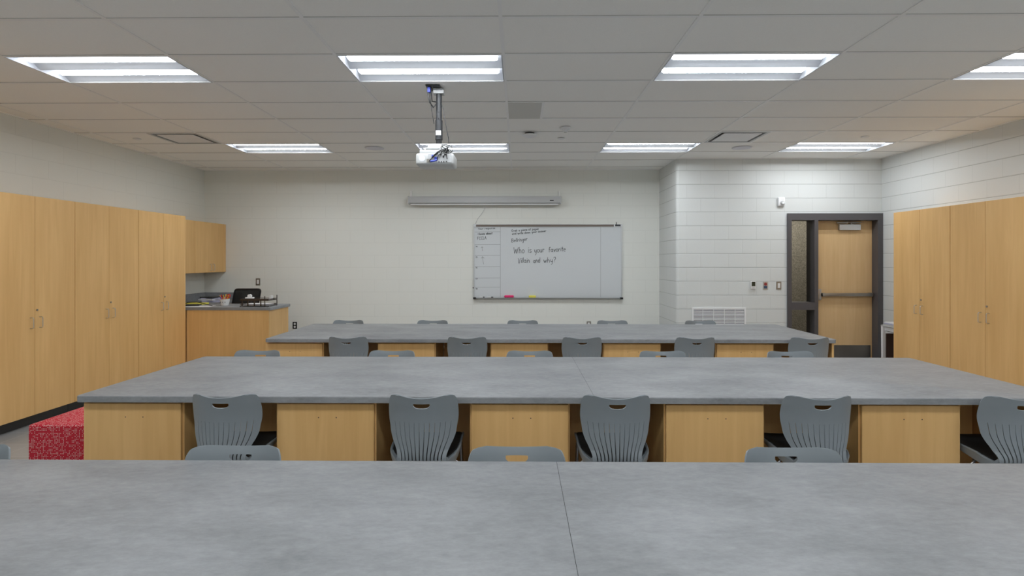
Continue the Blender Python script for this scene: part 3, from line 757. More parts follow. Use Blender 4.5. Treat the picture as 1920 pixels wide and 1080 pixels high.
sheet('binder', M_BLACK, -4.74, 8.60, CZ + .0704, .24, .3, .012, -.3, 'black flat binder crowning the stack by the backsplash', 'binder')
o = MB().tube([(-4.80, 7.84, CZ + .006), (-4.70, 7.86, CZ + .045), (-4.58, 7.87, CZ + .05), (-4.48, 7.85, CZ + .034), (-4.38, 7.82, CZ + .012), (-4.32, 7.80, CZ + .007)], .005, 8).build('cable', M_BLACK, loc=(-4.5, 7.8, CZ), smooth=True)
tag(o, 'black cable arching over the papers on the desk', 'cable')

# office chair in the nook behind the desk
t = thing('office_chair', 'black mesh-backed office chair in the nook behind the corner desk', 'chair', (-4.13, 8.72, 0))
ox, oy = -4.13, 8.72
for k in range(5):
    a = 2 * PI * k / 5 + .3; e = (ox + .27 * math.cos(a), oy + .27 * math.sin(a), .075)
    lg = MB().cyl((ox, oy, .1), e, .018, .013, seg=10).build('base_arm', M_BLACK, t, smooth=True)
    MB().cyl((e[0], e[1] - .02, .03), (e[0], e[1] + .02, .03), .029, seg=16).build('caster', M_BLACK, lg, smooth=True)
MB().cyl((ox, oy, .08), (ox, oy, .45), .025, seg=14).build('gas_column', M_BLACK, t, smooth=True)
MB().box(ox - .23, ox + .23, oy - .2, oy + .25, .44, .51, bev=.03, seg=3).build('seat', M_BLACK, t, smooth=True)
# back: frame ring with mesh, leaning
def bp(u, v): # u -1..1, v 0..1 -> world
    return Vector((ox - .137 + u * .200 + .11 * v, oy - .165 - .05 * v, .66 + v * .455))
ring = []
for a in [2 * PI * k / 40 for k in range(41)]:
    cu = math.copysign(abs(math.cos(a)) ** .15, math.cos(a)); sv = math.copysign(abs(math.sin(a)) ** .15, math.sin(a))
    ring.append(bp(cu, .5 + .5 * sv))
MB().tube(ring, .013, 8).build('back_frame', M_BLACK, t, smooth=True)
mb = MB(); fc = [mb.bm.verts.new(p) for p in ring[:-1]]; mb.bm.faces.new(fc)
bmesh.ops.solidify(mb.bm, geom=mb.bm.faces[:], thickness=.003); mb.build('back_mesh', M_MESH, t)
MB().tube([(ox, oy + .1, .45), (ox, oy - .17, .5), (ox, oy - .185, .7)], .018, 8).build('back_support', M_BLACK, t, smooth=True)

# ------------------------------------------------------------------ red ottoman
rx0, rx1, ry0, ry1, rz = -3.307, -2.72, 3.706, 4.32, .452
t = thing('ottoman', 'red cube ottoman with pale dotted weave beside the middle island', 'ottoman', ((rx0 + rx1) / 2, (ry0 + ry1) / 2, 0))
MB().box(rx0, rx1, ry0, ry1, .025, rz, bev=.018, seg=3).build('upholstery', M_FABRIC, t, smooth=True)
for a in (rx0 + .05, rx1 - .05):
    for b2 in (ry0 + .05, ry1 - .05): MB().cyl((a, b2, 0), (a, b2, .027), .02).build('foot', M_BLACK, t)

# ------------------------------------------------------------------ whiteboard
WY = YF
def W(px, py, y=YF): p = un(px, py, 'y', y); return p.x, p.z
bx0, bx1, bz0, bz1 = -.735, 1.709, .935, 2.155
t = thing('whiteboard', 'wide wall whiteboard with handwriting and a ruled left column', 'whiteboard', ((bx0 + bx1) / 2, YF, bz0))
MB().box(bx0 + .01, bx1 - .01, YF - .016, YF, bz0 + .01, bz1 - .03).build('board_panel', M_BOARD, t)
mb = MB(); mb.box(bx0, bx0 + .016, YF - .022, YF, bz0 + .014, bz1 - .048); mb.box(bx1 - .016, bx1, YF - .022, YF, bz0 + .014, bz1 - .048); mb.box(bx0, bx1, YF - .022, YF, bz0, bz0 + .014)
mb.build('frame', M_ALU, t)
mb = MB(); mb.box(bx0, bx1, YF - .028, YF, bz1 - .048, bz1); mb.build('map_rail', M_ALU, t)
MB().box(bx0 + .04, bx1 - .14, YF - .031, YF - .027, bz1 - .042, bz1 - .008).build('tack_strip', M_TACK, t)
mb = MB(); mb.box(bx1 - .12, bx1 - .03, YF - .04, YF - .028, bz1 - .035, bz1 - .008, bev=.003); mb.cyl((bx1 - .10, YF - .04, bz1 - .01), (bx1 - .10, YF - .035, bz1 + .03), .006); mb.build('clip', M_CHAR, t)
mb = MB(); mb.prism([(YF - .075, bz0 + .012), (YF - .07, bz0 + .002), (YF, bz0 - .012), (YF, bz0), (YF - .066, bz0 + .008), (YF - .07, bz0 + .014)], bx0 + .02, bx1 - .02, 'x'); mb.build('marker_tray', M_ALU, t)
for xx in (bx0 - .004, bx1 - .04): MB().box(xx, xx + .045, YF - .08, YF, bz0 - .014, bz0 + .018, bev=.003).build('end_cap', M_BLACK, t)
yb = YF - .0163
mb = MB()
def line(p0, p1, th=.004):
    (xa, za), (xb, zb) = W(*p0), W(*p1); d = Vector((xb - xa, 0, zb - za)); n = Vector((-d.z, 0, d.x)).normalized() * th / 2
    A, B = Vector((xa, yb - .0006, za)), Vector((xb, yb - .0006, zb)); mb.quad(A - n, B - n, B + n, A + n)
for y in (435, 458.6, 479, 500, 521.3, 538.5): line((890.5, y + .2), (938.2, y - .2))
line((938.2, 426), (938.2, 557)); line((1125.8, 426), (1125.8, 557))
mb.build('ruled_lines', M_LINE, t, recalc=False)
# handwriting: simple stroke letters (x-height 1, ascender 1.8, descender -.8)
def arc(cx, cy, rx, ry, a0, a1, n=9): return [(cx + rx * math.cos(math.radians(a0 + (a1 - a0) * k / n)), cy + ry * math.sin(math.radians(a0 + (a1 - a0) * k / n))) for k in range(n + 1)]
o_ = arc(.4, .5, .38, .5, 80, 440, 12); st = [(.78, 1), (.78, .1), (.88, 0)]
hump = [(.08, .6)] + arc(.4, .6, .32, .4, 170, 0, 6) + [(.74, 0)]
G = {
 'a': (1.05, [o_, st]), 'b': (1, [[(.08, 1.8), (.05, 0)], arc(.4, .5, .36, .5, 150, -150, 9)]), 'c': (.85, [arc(.42, .5, .38, .5, 50, 310, 9)]),
 'd': (1.05, [o_, [(.8, 1.8), (.78, 0)]]), 'e': (.95, [[(.06, .5), (.78, .58)] + arc(.42, .5, .37, .5, 15, 315, 9)]),
 'f': (.75, [arc(.45, 1.45, .28, .35, 40, 180, 5) + [(.18, -.1)], [(-.02, .95), (.5, 1.0)]]), 'g': (1.0, [o_, [(.78, 1), (.76, -.4)] + arc(.45, -.4, .31, .4, 0, -150, 6)]),
 'h': (1, [[(.08, 1.8), (.06, 0)], hump]), 'i': (.4, [[(.15, 1), (.13, 0)], [(.14, 1.4), (.2, 1.5)]]), 'k': (.9, [[(.08, 1.8), (.06, 0)], [(.7, 1), (.1, .45), (.75, 0)]]),
 'l': (.4, [[(.14, 1.8), (.12, .05)]]), 'm': (1.45, [[(.06, 1), (.05, 0)], [(.06, .6)] + arc(.33, .65, .27, .35, 170, 0, 5) + [(.6, 0)], [(.6, .6)] + arc(.88, .65, .27, .35, 170, 0, 5) + [(1.15, 0)]]),
 'n': (1, [[(.07, 1), (.06, 0)], hump]), 'o': (.95, [o_]), 'p': (1, [[(.08, 1), (.05, -.8)], arc(.42, .5, .36, .5, 150, -150, 9)]),
 'r': (.75, [[(.08, 1), (.06, 0)], [(.08, .6), (.3, .95), (.6, .9)]]), 's': (.8, [[(.65, .9), (.35, 1), (.1, .8), (.2, .58), (.55, .42), (.68, .2), (.45, 0), (.05, .08)]]),
 't': (.7, [[(.28, 1.6), (.26, .1), (.4, 0)], [(-.02, 1.05), (.58, 1.08)]]), 'u': (1, [[(.07, 1), (.06, .35)] + arc(.38, .35, .32, .35, 180, 360, 6) + [(.72, 1), (.74, 0)]]),
 'v': (.85, [[(.03, 1), (.38, 0), (.72, 1)]]), 'w': (1.2, [[(.03, 1), (.28, 0), (.55, .85), (.8, 0), (1.05, 1)]]), 'y': (.95, [[(.05, 1), (.12, .3), (.4, .15), (.7, .4)], [(.75, 1), (.62, -.5), (.3, -.8)]]),
 'W': (1.8, [[(.03, 1.8), (.4, 0), (.8, 1.3), (1.15, 0), (1.6, 1.8)]]), 'B': (1.2, [[(.1, 1.75), (.08, 0)], [(.1, 1.7), (.7, 1.7), (.85, 1.35), (.6, .95), (.1, .9)], [(.5, .9), (.95, .65), (.9, .2), (.5, 0), (.08, 0)]]),
 'G': (1.3, [arc(.6, .85, .52, .9, 50, 330, 10) + [(1.1, .75), (.7, .75)]]), 'V': (1.2, [[(.03, 1.75), (.5, -.1), (1.0, 1.8)]]), 'I': (.5, [[(.2, 1.7), (.18, 0)]]),
 'F': (1.0, [[(.1, 1.7), (.08, 0)], [(.1, 1.7), (.8, 1.72)], [(.1, .9), (.65, .92)]]), 'C': (1.2, [arc(.6, .85, .5, .88, 50, 310, 9)]), 'L': (.95, [[(.1, 1.75), (.08, 0), (.75, .02)]]),
 'A': (1.25, [[(.02, 0), (.55, 1.75), (1.05, 0)], [(.22, .65), (.85, .65)]]), 'Y': (1.1, [[(.02, 1.75), (.5, .9)], [(1.0, 1.75), (.35, 0)]]),
 '?': (.9, [[(.08, 1.4), (.2, 1.75), (.55, 1.8), (.75, 1.45), (.65, 1.05), (.38, .8), (.36, .45)], [(.34, .1), (.38, .02)]]),
 '1': (.5, [[(.05, 1.3), (.25, 1.6), (.25, 0)]]), '4': (.9, [[(.5, 1.6), (.05, .6), (.8, .6)], [(.6, 1), (.58, 0)]]), '5': (.9, [[(.7, 1.6), (.15, 1.6), (.12, .95), (.6, .9), (.7, .4), (.4, 0), (.05, .1)]]),
 '6': (.9, [[(.6, 1.6), (.2, 1.0), (.08, .4), (.35, 0), (.7, .3), (.5, .75), (.12, .5)]]), '7': (.85, [[(.05, 1.6), (.75, 1.6), (.3, 0)]]), '8': (.9, [arc(.4, 1.2, .28, .38, 0, 360, 8), arc(.4, .4, .36, .42, 0, 360, 8)]), '3': (.9, [[(.1, 1.5), (.5, 1.65), (.65, 1.25), (.3, .9), (.7, .6), (.6, .1), (.1, .05)]]),
}
def write(text, px0, px1, yb0, yb1, xh, th, name='handwriting', mat_=None):
    """text between pixel columns px0..px1 of the board face, baseline yb0->yb1, x height xh (px)"""
    mb2 = MB(); adv = sum(G[c][0] if c in G else .75 for c in text); cur = 0; kx = (px1 - px0) / adv
    (X0, Z0), (X1, Z1) = W(px0, yb0, yb), W(px1, yb1, yb); pxm = (X1 - X0) / (px1 - px0)
    jr = random.Random(hash(len(text) * 31 + ord(text[0])))
    for ch in text:
        if ch not in G: cur += .75; continue
        a_, strokes = G[ch]; jy = jr.uniform(-.08, .08)
        for sline in strokes:
            pp = []
            for (x, y) in sline:
                fx = (cur + x * .92) * kx * pxm; fz = (y + jy) * xh * pxm
                pp.append(Vector((X0 + fx + fz * .03, yb - .0009, Z0 + (Z1 - Z0) * (cur / adv) + fz)))
            for A, B in zip(pp, pp[1:]):
                d = (B - A);
                if d.length < 1e-5: continue
                e = d.normalized() * th * .35; n = Vector((-d.z, 0, d.x)).normalized() * th / 2
                mb2.quad(A - e - n, B + e - n, B + e + n, A - e + n)
        cur += a_
    return mb2.build(name, mat_ or M_INK, t, recalc=False)
write('Grab a piece of paper', 959, 1011, 434.3, 430.8, 2.2, .0052)
write('and write down your answer', 960, 1024.5, 440.2, 434.5, 2.2, .0052)
write('Bellringer', 959, 989.5, 454.4, 450.5, 3.8, .006)
write('Who', 963, 984, 475, 474.5, 6.3, .0072); write('is', 990, 997.5, 473.2, 473, 6, .0072); write('your', 1002, 1021.5, 473.5, 472.5, 5.6, .0072); write('favorite', 1029, 1061.5, 472.5, 470.5, 5.0, .0072)
write('Villain', 971, 994, 493.2, 492.3, 5.2, .0072); write('and', 1000, 1013.5, 492.6, 492.2, 5.0, .0072); write('why?', 1019, 1043, 492.8, 490.8, 5.2, .0072)
write('Your response', 896, 929, 430.6, 429.0, 1.9, .0045); write('I know about', 896, 923.5, 440.6, 439, 2.1, .0062); write('FCCLA', 895, 912.5, 449.4, 448.4, 3.0, .006)
for k, (s, y) in enumerate([('14', 463.5), ('15', 483.5), ('16', 503), ('17', 524.5), ('18', 542.5)]): write(s, 892, 895.6, y, y, 1.6, .0045)
mb = MB()
for (p, q) in (((904, 462.5), (904.6, 470.5)), ((902, 465), (904, 462.5)), ((906.2, 464.5), (904, 462.5)), ((904.7, 481), (906.6, 495.5)), ((903, 484.5), (904.7, 481)), ((908, 484.2), (904.7, 481))): line(p, q, .0055)
mb.build('arrow_marks', M_LINE, t, recalc=False)
# items in the tray
def tray_item(name, m_, pxa, pxb, h, label, cat, d=.035, bev=.006):
    xa, xb = W(pxa, 555)[0], W(pxb, 555)[0]; z = bz0 + .0102
    return tag(MB().box(xa, xb, YF - .062, YF - .062 + d, z, z + h, bev=bev).build(name, m_, loc=((xa + xb) / 2, YF - .045, z), smooth=True), label, cat)
tray_item('board_eraser', M_PINK, 945.5, 963.5, .04, 'pink oval whiteboard eraser in the marker tray', 'eraser', .04, .016)
tray_item('board_eraser', M_YEL, 991.5, 1004.5, .037, 'yellow block eraser in the marker tray, right of the pink one', 'eraser', .04, .004)
def marker(px0, px1, m_, label):
    xa, xb = W(px0, 556)[0], W(px1, 556)[0]; z = bz0 + .0185
    mk = thing('marker', label, 'marker', ((xa + xb) / 2, YF - .05, z - .008), 'markers in the board tray')
    MB().cyl((xa, YF - .05, z), (xa + (xb - xa) * .68, YF - .05, z), .0078, seg=12).build('barrel', M_WHITE, mk, smooth=True)
    MB().cyl((xa + (xb - xa) * .68, YF - .05, z), (xb, YF - .05, z), .0085, seg=12).build('cap', m_, mk, smooth=True)
marker(899, 909, M_BLACK, 'short marker lying leftmost in the board tray'); marker(913, 925, M_CHAR, 'marker lying second from left in the board tray')
(x_, z_) = W(887.5, 539.6); tag(MB().lathe([(.004, 0), (.011, .003), (.011, .012), (.006, .016)], (x_, YF, z_), 16, 'y').build('wall_hook', M_BLACK, loc=(x_, YF, z_), smooth=True), 'tiny round black knob on the wall left of the whiteboard', 'hook')

# ------------------------------------------------------------------ projection screen
sx0, sx1 = -1.81, .708
t = thing('projector_screen', 'white roll-down projection screen case mounted above the whiteboard', 'projector screen', ((sx0 + sx1) / 2, YF, 2.45))
Yc = YF - .14
mb = MB(); mb.prism([(YF - .03, 2.60), (YF - .135, 2.60), (YF - .15, 2.585), (YF - .15, 2.50), (YF - .14, 2.488), (YF - .03, 2.488)], sx0 + .03, sx1 - .03, 'x'); mb.build('case', M_OFF, t)
MB().box(sx0 + .06, sx1 - .06, YF - .152, YF - .149, 2.525, 2.575).build('front_panel', M_OFF, t)
MB().box(sx0 + .05, sx1 - .05, YF - .115, YF - .085, 2.462, 2.488, bev=.004).build('bottom_bar', M_WHITE2, t)
for xx in (sx0 + .012, sx1 - .03): MB().box(xx, xx + .02, YF - .155, YF - .025, 2.48, 2.606, bev=.004).build('end_cap', M_OFF, t)
for xx in (sx0 + .03, sx1 - .05):
    mb = MB(); mb.box(xx, xx + .025, YF - .03, YF - .0005, 2.53, 2.70); mb.tube([(xx + .012, YF - .03, 2.69), (xx + .012, YF - .06, 2.66), (xx + .012, YF - .07, 2.6)], .006); mb.build('wall_bracket', M_TEE, t)
(xa, za) = W(1031, 376.5, YF - .15); MB().box(xa, xa + .062, YF - .1532, YF - .1515, za - .003, za + .014).build('maker_badge', M_BLACK, t)
(xa, za) = W(909.5, 389, YF - .1); mb = MB(); mb.tube([(xa, YF - .1, 2.463), (xa, YF - .1, 2.43)], .003, 6); mb.tube([(xa - .02, YF - .1, 2.428), (xa + .02, YF - .1, 2.428)], .005, 6); mb.build('pull_handle', M_WHITE, t)
o = MB().tube([(xa, YF - .012, 2.43), (xa - .06, YF - .006, 2.33), (xa - .13, YF - .006, 2.24), (bx0 + .03, YF - .012, bz1 + .002)], .0028, 6).build('pull_cord', M_OFF, loc=(xa, YF, 2.3), smooth=True)
tag(o, 'thin pale cord hanging from the screen case to the whiteboard corner', 'cord')

# ------------------------------------------------------------------ projector on its ceiling pole
px_, py_ = un(823, 230, 'y', 4.80).x, 4.80
t = thing('projector_mount', 'black ceiling pole mount with white brackets holding the projector', 'projector mount', (px_, py_, H))
MB().box(px_ - .10, px_ + .02, 4.70, 4.86, H - .008, H - .0012).build('ceiling_plate', M_CHAR, t)
MB().box(px_ - .045, px_ + .045, 4.76, 4.84, H - .055, H - .009, bev=.004).build('ceiling_bracket', M_OFF, t)
MB().cyl((px_, py_, H - .05), (px_, py_, H - .30), .025, seg=20).build('upper_tube', M_CHAR, t, smooth=True)
MB().cyl((px_, py_, H - .28), (px_, py_, 2.60), .031, seg=20).build('lower_tube', M_CHAR, t, smooth=True)
MB().cyl((px_, py_, 2.60), (px_, py_, 2.555), .026, seg=20).build('coupling', M_BLACK, t, smooth=True)
MB().box(px_ - .022, px_ + .022, py_ - .034, py_ - .0305, 2.635, 2.675).build('paper_label', M_PAPER, t)
for zz in (2.72, 2.78, 2.84): MB().cyl((px_, py_ - .034, zz), (px_, py_ - .028, zz), .004, seg=8).build('screw', M_BLACK, t)
mb = MB(); mb.box(px_ - .085, px_ + .075, py_ - .07, py_ + .07, 2.535, 2.555, bev=.003); mb.box(px_ - .085, px_ + .075, py_ - .075, py_ - .068, 2.505, 2.55)
mb.build('tilt_bracket', M_PROJ, t)
mb = MB(); mb.box(px_ - .11, px_ + .06, py_ - .08, py_ + .08, 2.496, 2.508, bev=.002); mb.cyl((px_ - .1, py_ - .085, 2.51), (px_ + .02, py_ - .085, 2.51), .008); mb.build('projector_plate', M_PROJ, t)
mb = MB()
mb.tube([(px_ - .075, 4.74, H - .01), (px_ - .082, 4.72, H - .06), (px_ - .07, 4.73, H - .14), (px_ - .04, 4.75, H - .18), (px_ - .02, 4.76, H - .15)], .006, 8)
mb.tube([(px_ - .06, 4.74, H - .01), (px_ - .055, 4.72, H - .07), (px_ - .05, 4.74, H - .13), (px_ - .02, 4.76, H - .13)], .005, 8)
mb.tube([(px_ - .07, 4.74, H - .06), (px_ - .055, 4.745, H - .2), (px_ - .035, 4.75, H - .32)], .003, 6)
o = mb.build('mount_cable', M_BLACK, loc=(px_, 4.74, H), smooth=True); tag(o, 'loop of black cables at the top of the projector pole', 'cable')
o = MB().box(px_ - .088, px_ - .062, 4.715, 4.745, H - .06, H - .012, bev=.004).build('cable_plug', M_BLUE, loc=(px_ - .07, 4.73, H - .03)); tag(o, 'blue cable plug by the ceiling plate of the projector mount', 'plug')
mb = MB(); mb.tube([(px_ + .02, 4.78, 2.92), (px_ + .04, 4.76, 2.86), (px_ + .065, 4.75, 2.72), (px_ + .09, 4.74, 2.60), (px_ + .095, 4.73, 2.53)], .0028, 6)
o = mb.build('hanging_cable', M_BLACK, loc=(px_, 4.75, 2.9), smooth=True); tag(o, 'thin black cable hanging down right of the projector pole', 'cable')
# projector body (rear panel toward the viewer)
ax0, ax1 = un(779, 300, 'y', 4.68).x, un(851, 300, 'y', 4.68).x
t = thing('projector', 'white projector hanging from the ceiling pole, cabled rear side toward the viewer', 'projector', ((ax0 + ax1) / 2, 4.8, 2.365))
mb = MB(); mb.box(ax0, ax1, 4.68, 4.93, 2.365, 2.467, bev=.022, seg=4); mb.build('casing', M_PROJ, t, smooth=True)
MB().box(ax0 + .03, ax1 - .03, 4.70, 4.92, 2.467, 2.496, bev=.006).build('top_cover', M_PROJ, t, smooth=True)
MB().cyl((ax0 + .055, 4.6785, 2.42), (ax0 + .055, 4.684, 2.42), .026, seg=24).build('speaker_grille', M_SPK, t)
MB().box(ax0 + .105, ax1 - .02, 4.6775, 4.684, 2.385, 2.458).build('connector_panel', M_OFF, t)
MB().box(ax0 + .095, ax0 + .135, 4.6765, 4.68, 2.385, 2.415).build('power_inlet', M_DSTEEL, t)
for k, (dx, dz, m_, s) in enumerate([(.15, .02, M_BLUE, .012), (.175, -.0, M_BLUE, .014), (.215, .03, M_BLACK, .006), (.235, .015, M_BLACK, .006), (.255, .03, M_BLACK, .006), (.2, -.03, M_BLACK, .005), (.22, -.03, M_BLACK, .005), (.24, -.03, M_BLACK, .005), (.262, -.028, M_BLACK, .005)]):
    MB().box(ax0 + dx - s, ax0 + dx + s, 4.672, 4.679, 2.42 + dz - s * .7, 2.42 + dz + s * .7, bev=.001, seg=1).build('socket', m_, t)
for xx in (): MB().cyl((xx, 4.9, 2.352), (xx, 4.9, 2.366), .009, seg=12).build('foot', M_CHAR, t)
rr = random.Random(11); 
cab = MB(); A = Vector((px_ + .09, 4.70, 2.50))
for k, (dx, dz) in enumerate([(.115, -.03), (.14, .0), (.17, -.025), (.215, .02), (.235, .0), (.27, -.01)]):
    e = Vector((ax0 + dx, 4.668, 2.42 + dz)); m1 = (A + e) / 2 + Vector((rr.uniform(-.02, .02), -.03, .03 + rr.uniform(-.01, .02)))
    q0 = A + Vector((rr.uniform(-.02, .02), 0, rr.uniform(-.015, .02)))
    pts = [(1 - s) ** 2 * q0 + 2 * s * (1 - s) * m1 + s * s * e for s in [i / 8 for i in range(9)]]
    cab.tube(pts, .0035 if k != 1 else .006, 6)
for k in range(4):
    cc = A + Vector((rr.uniform(-.025, .01), -.006 * k, rr.uniform(-.02, .01))); r1 = .02 + .006 * k
    cab.tube([cc + Vector((r1 * 1.3 * math.cos(q + k), .006 * math.sin(2 * q), r1 * math.sin(q))) for q in [2 * PI * i / 14 for i in range(13)]], .0028, 6)
tag(cab.build('cable_bundle', M_BLACK, loc=A, smooth=True), 'tangle of black cables plugged into the back of the projector', 'cable')
mb = MB(); mb.tube([(ax0 + .18, 4.668, 2.405), (ax0 + .16, 4.655, 2.393), (ax0 + .13, 4.66, 2.392)], .008, 8)
tag(mb.build('video_plug', M_BLUE, loc=(ax0 + .16, 4.66, 2.4), smooth=True), 'dark blue video plug in the projector rear panel', 'plug')

# ------------------------------------------------------------------ ceiling fittings
def disc(name, px, py, r, m_, label, cat, drop=.012, prof=None, sub=None):
    c = un(px, py, 'z', H); t = thing(name, label, cat, (c.x, c.y, H))
    MB().lathe(prof or [(r, -.0015), (r, -drop * .5), (r * .85, -drop), (r * .2, -drop)], (c.x, c.y, H), 32).build('cover', m_, t, smooth=True)
    return t, c
disc('ceiling_speaker', 702, 278, .125, M_SPK, 'round flat ceiling speaker left of the projector', 'ceiling speaker', .008)
disc('ceiling_speaker', 1391, 277, .125, M_SPK, 'round flat ceiling speaker below the right air diffuser', 'ceiling speaker', .008)
disc('sprinkler', 257, 260, .045, M_WHITE2, 'small white sprinkler cover left of the left air diffuser', 'sprinkler', .012)
disc('sprinkler', 1622, 256, .045, M_WHITE2, 'small white sprinkler cover above the rightmost far light', 'sprinkler', .012)
disc('sprinkler', 1052, 259, .045, M_WHITE2, 'small white sprinkler cover below the motion sensor', 'sprinkler', .012)
t, c = disc('motion_sensor', 1060, 239, .062, M_WHITE2, 'small round white ceiling sensor right of the grey ceiling panel', 'sensor', .02)
MB().lathe([(.03, -.02), (.028, -.045), (.012, -.052), (.004, -.052)], (c.x, c.y, H), 24).build('dome', M_WHITE2, t, smooth=True)
MB().cyl((c.x, c.y, H - .056), (c.x, c.y, H - .051), .016, seg=16).build('lens', M_GREYP, t, smooth=True)
c = un(993, 249, 'z', H); t = thing('smoke_detector', 'round white detector with dark gap hanging from the ceiling mid-room', 'detector', (c.x, c.y, H))
MB().lathe([(.058, -.0015), (.05, -.022), (.04, -.024)], (c.x, c.y, H), 28).build('mount', M_BLACK, t, smooth=True)
MB().lathe([(.085, -.024), (.088, -.032), (.07, -.046), (.03, -.048)], (c.x, c.y, H), 32).build('cover', M_WHITE2, t, smooth=True)
g0, g1 = GY[13], GY[14]
o = MB().box(-.095, .226, g0 + .014, g1 - .012, H - .004, H + .003).build('access_panel', M_GREYP, loc=(.06, g0 + .3, H)); tag(o, 'darker grey rectangular panel set in the ceiling right of the projector', 'ceiling panel')
o2 = MB().box(.226, .25, g0 + .012, g1 - .012, H - .004, H + .003).build('edge_strip', M_TEE, o)
def diffuser(x, y, label):
    t = thing('air_diffuser', label, 'air vent', (x + .305, y + .305, H)); a = .6096
    mb = MB()
    r0, r1 = .0125, .045
    # bevelled border sloping up
    P0 = [(x + r0, y + r0, H - .002), (x + a - r0, y + r0, H - .002), (x + a - r0, y + a - r0, H - .002), (x + r0, y + a - r0, H - .002)]
    P1 = [(x + r1, y + r1, H - .002), (x + a - r1, y + r1, H - .002), (x + a - r1, y + a - r1, H - .002), (x + r1, y + a - r1, H - .002)]
    for k in range(4): mb.quad(P0[k], P0[(k + 1) % 4], P1[(k + 1) % 4], P1[k])
    P2 = [(p[0], p[1], H + .2) for p in P1]
    for k in range(4): mb.quad(P1[k], P1[(k + 1) % 4], P2[(k + 1) % 4], P2[k])
    mb.build('border', M_OFF, t, recalc=False)
    MB().box(x + r1, x + a - r1, y + r1, y + a - r1, H + .2, H + .21).build('duct', M_DARK, t)
    MB().box(x + .085, x + a - .085, y + .085, y + a - .085, H - .004, H + .003, bev=.0015).build('centre_plate', M_WHITE2, t)
    mb = MB()
    for (dx, dy) in ((.15, .15), (.46, .15), (.15, .46), (.46, .46)): mb.cyl((x + dx, y + dy, H + .003), (x + dx, y + dy, H + .2), .004, seg=6)
    mb.build('hanger_rods', M_DSTEEL, t)
diffuser(vents[0][0], vents[0][1], 'square ceiling air diffuser near the left wall')
diffuser(vents[1][0], vents[1][1], 'square ceiling air diffuser on the right, above the entrance wall')

# ------------------------------------------------------------------ wall plates
def plate(px, py, y, w_, h_, m_, label, cat, name='light_switch'):
    p = un(px, py, 'y', y); t = thing(name, label, cat, (p.x, y, p.z))
    MB().box(p.x - w_ / 2, p.x + w_ / 2, y - .007, y, p.z - h_ / 2, p.z + h_ / 2, bev=.002).build('cover_plate', m_, t)
    return t, p
t, p = plate(484, 528.5, YF, .072, .115, M_DSTEEL, 'light switch with metal plate on the far wall above the desk', 'light switch')
MB().box(p.x - .018, p.x + .018, YF - .011, YF - .006, p.z - .035, p.z + .035, bev=.002).build('rocker', M_WHITE, t)
t, p = plate(1460, 535.5, YE, .072, .115, M_DSTEEL, 'light switch with metal plate nearest the door frame', 'light switch')
MB().box(p.x - .018, p.x + .018, YE - .011, YE - .006, p.z - .035, p.z + .035, bev=.002).build('rocker', M_WHITE, t)
t, p = plate(1435, 535.5, YE, .068, .115, M_ALU, 'metal wall plate with red and blue buttons between thermostat and switch', 'control plate', 'button_plate')
MB().cyl((p.x, YE - .012, p.z + .022), (p.x, YE - .006, p.z + .022), .022, seg=20).build('red_button', M_BTN_R, t, smooth=True)
MB().box(p.x - .024, p.x + .024, YE - .01, YE - .006, p.z - .042, p.z - .004, bev=.002).build('blue_button', M_BTN_B, t)
p = un(1411.5, 535, 'y', YE); t = thing('thermostat', 'white thermostat with dark screen, leftmost of the three wall controls', 'thermostat', (p.x, YE, p.z))
MB().box(p.x - .037, p.x + .037, YE - .025, YE, p.z - .055, p.z + .06, bev=.006).build('casing', M_WHITE, t, smooth=True)
MB().box(p.x - .026, p.x + .026, YE - .0262, YE - .0245, p.z - .012, p.z + .052).build('screen', M_SCREEN, t)
MB().box(p.x - .015, p.x + .015, YE - .027, YE - .0245, p.z - .04, p.z - .028, bev=.001, seg=1).build('button', M_OFF, t)
for (px, py, lab) in ((553, 610, 'black electrical outlet with two white sockets right of the corner desk'), (1104, 609, 'electrical outlet just peeking above the farthest worktop, below the whiteboard')):
    t, p = plate(px, py, YF, .072, .115, M_BLACK if px < 900 else M_DSTEEL, lab, 'outlet', 'wall_outlet')
    for dz in (-.024, .024): MB().cyl((p.x, YF - .0095, p.z + dz), (p.x, YF - .006, p.z + dz), .018, seg=20).build('socket', M_WHITE, t, smooth=True)
p = un(1463.5, 378.5, 'y', YE); t = thing('fire_strobe', 'small white fire alarm strobe on the wall above the door frame corner', 'alarm', (p.x, YE, p.z))
MB().box(p.x - .05, p.x + .05, YE - .04, YE, p.z - .065, p.z + .065, bev=.012, seg=3).build('housing', M_WHITE2, t, smooth=True)
MB().lathe([(.034, .038), (.034, .048), (.026, .060), (.01, .064)], (p.x + .012, YE, p.z - .02), 20, 'y').build('strobe_lens', M_OFF, t, smooth=True)
MB().lathe([(.018, .06), (.018, .066), (.01, .068)], (p.x + .012, YE, p.z - .02), 16, 'y').build('strobe_bulb', M_WHITE2, t, smooth=True)
MB().box(p.x - .01, p.x + .03, YE - .0415, YE - .039, p.z + .03, p.z + .035).build('marking', M_GREYP, t)
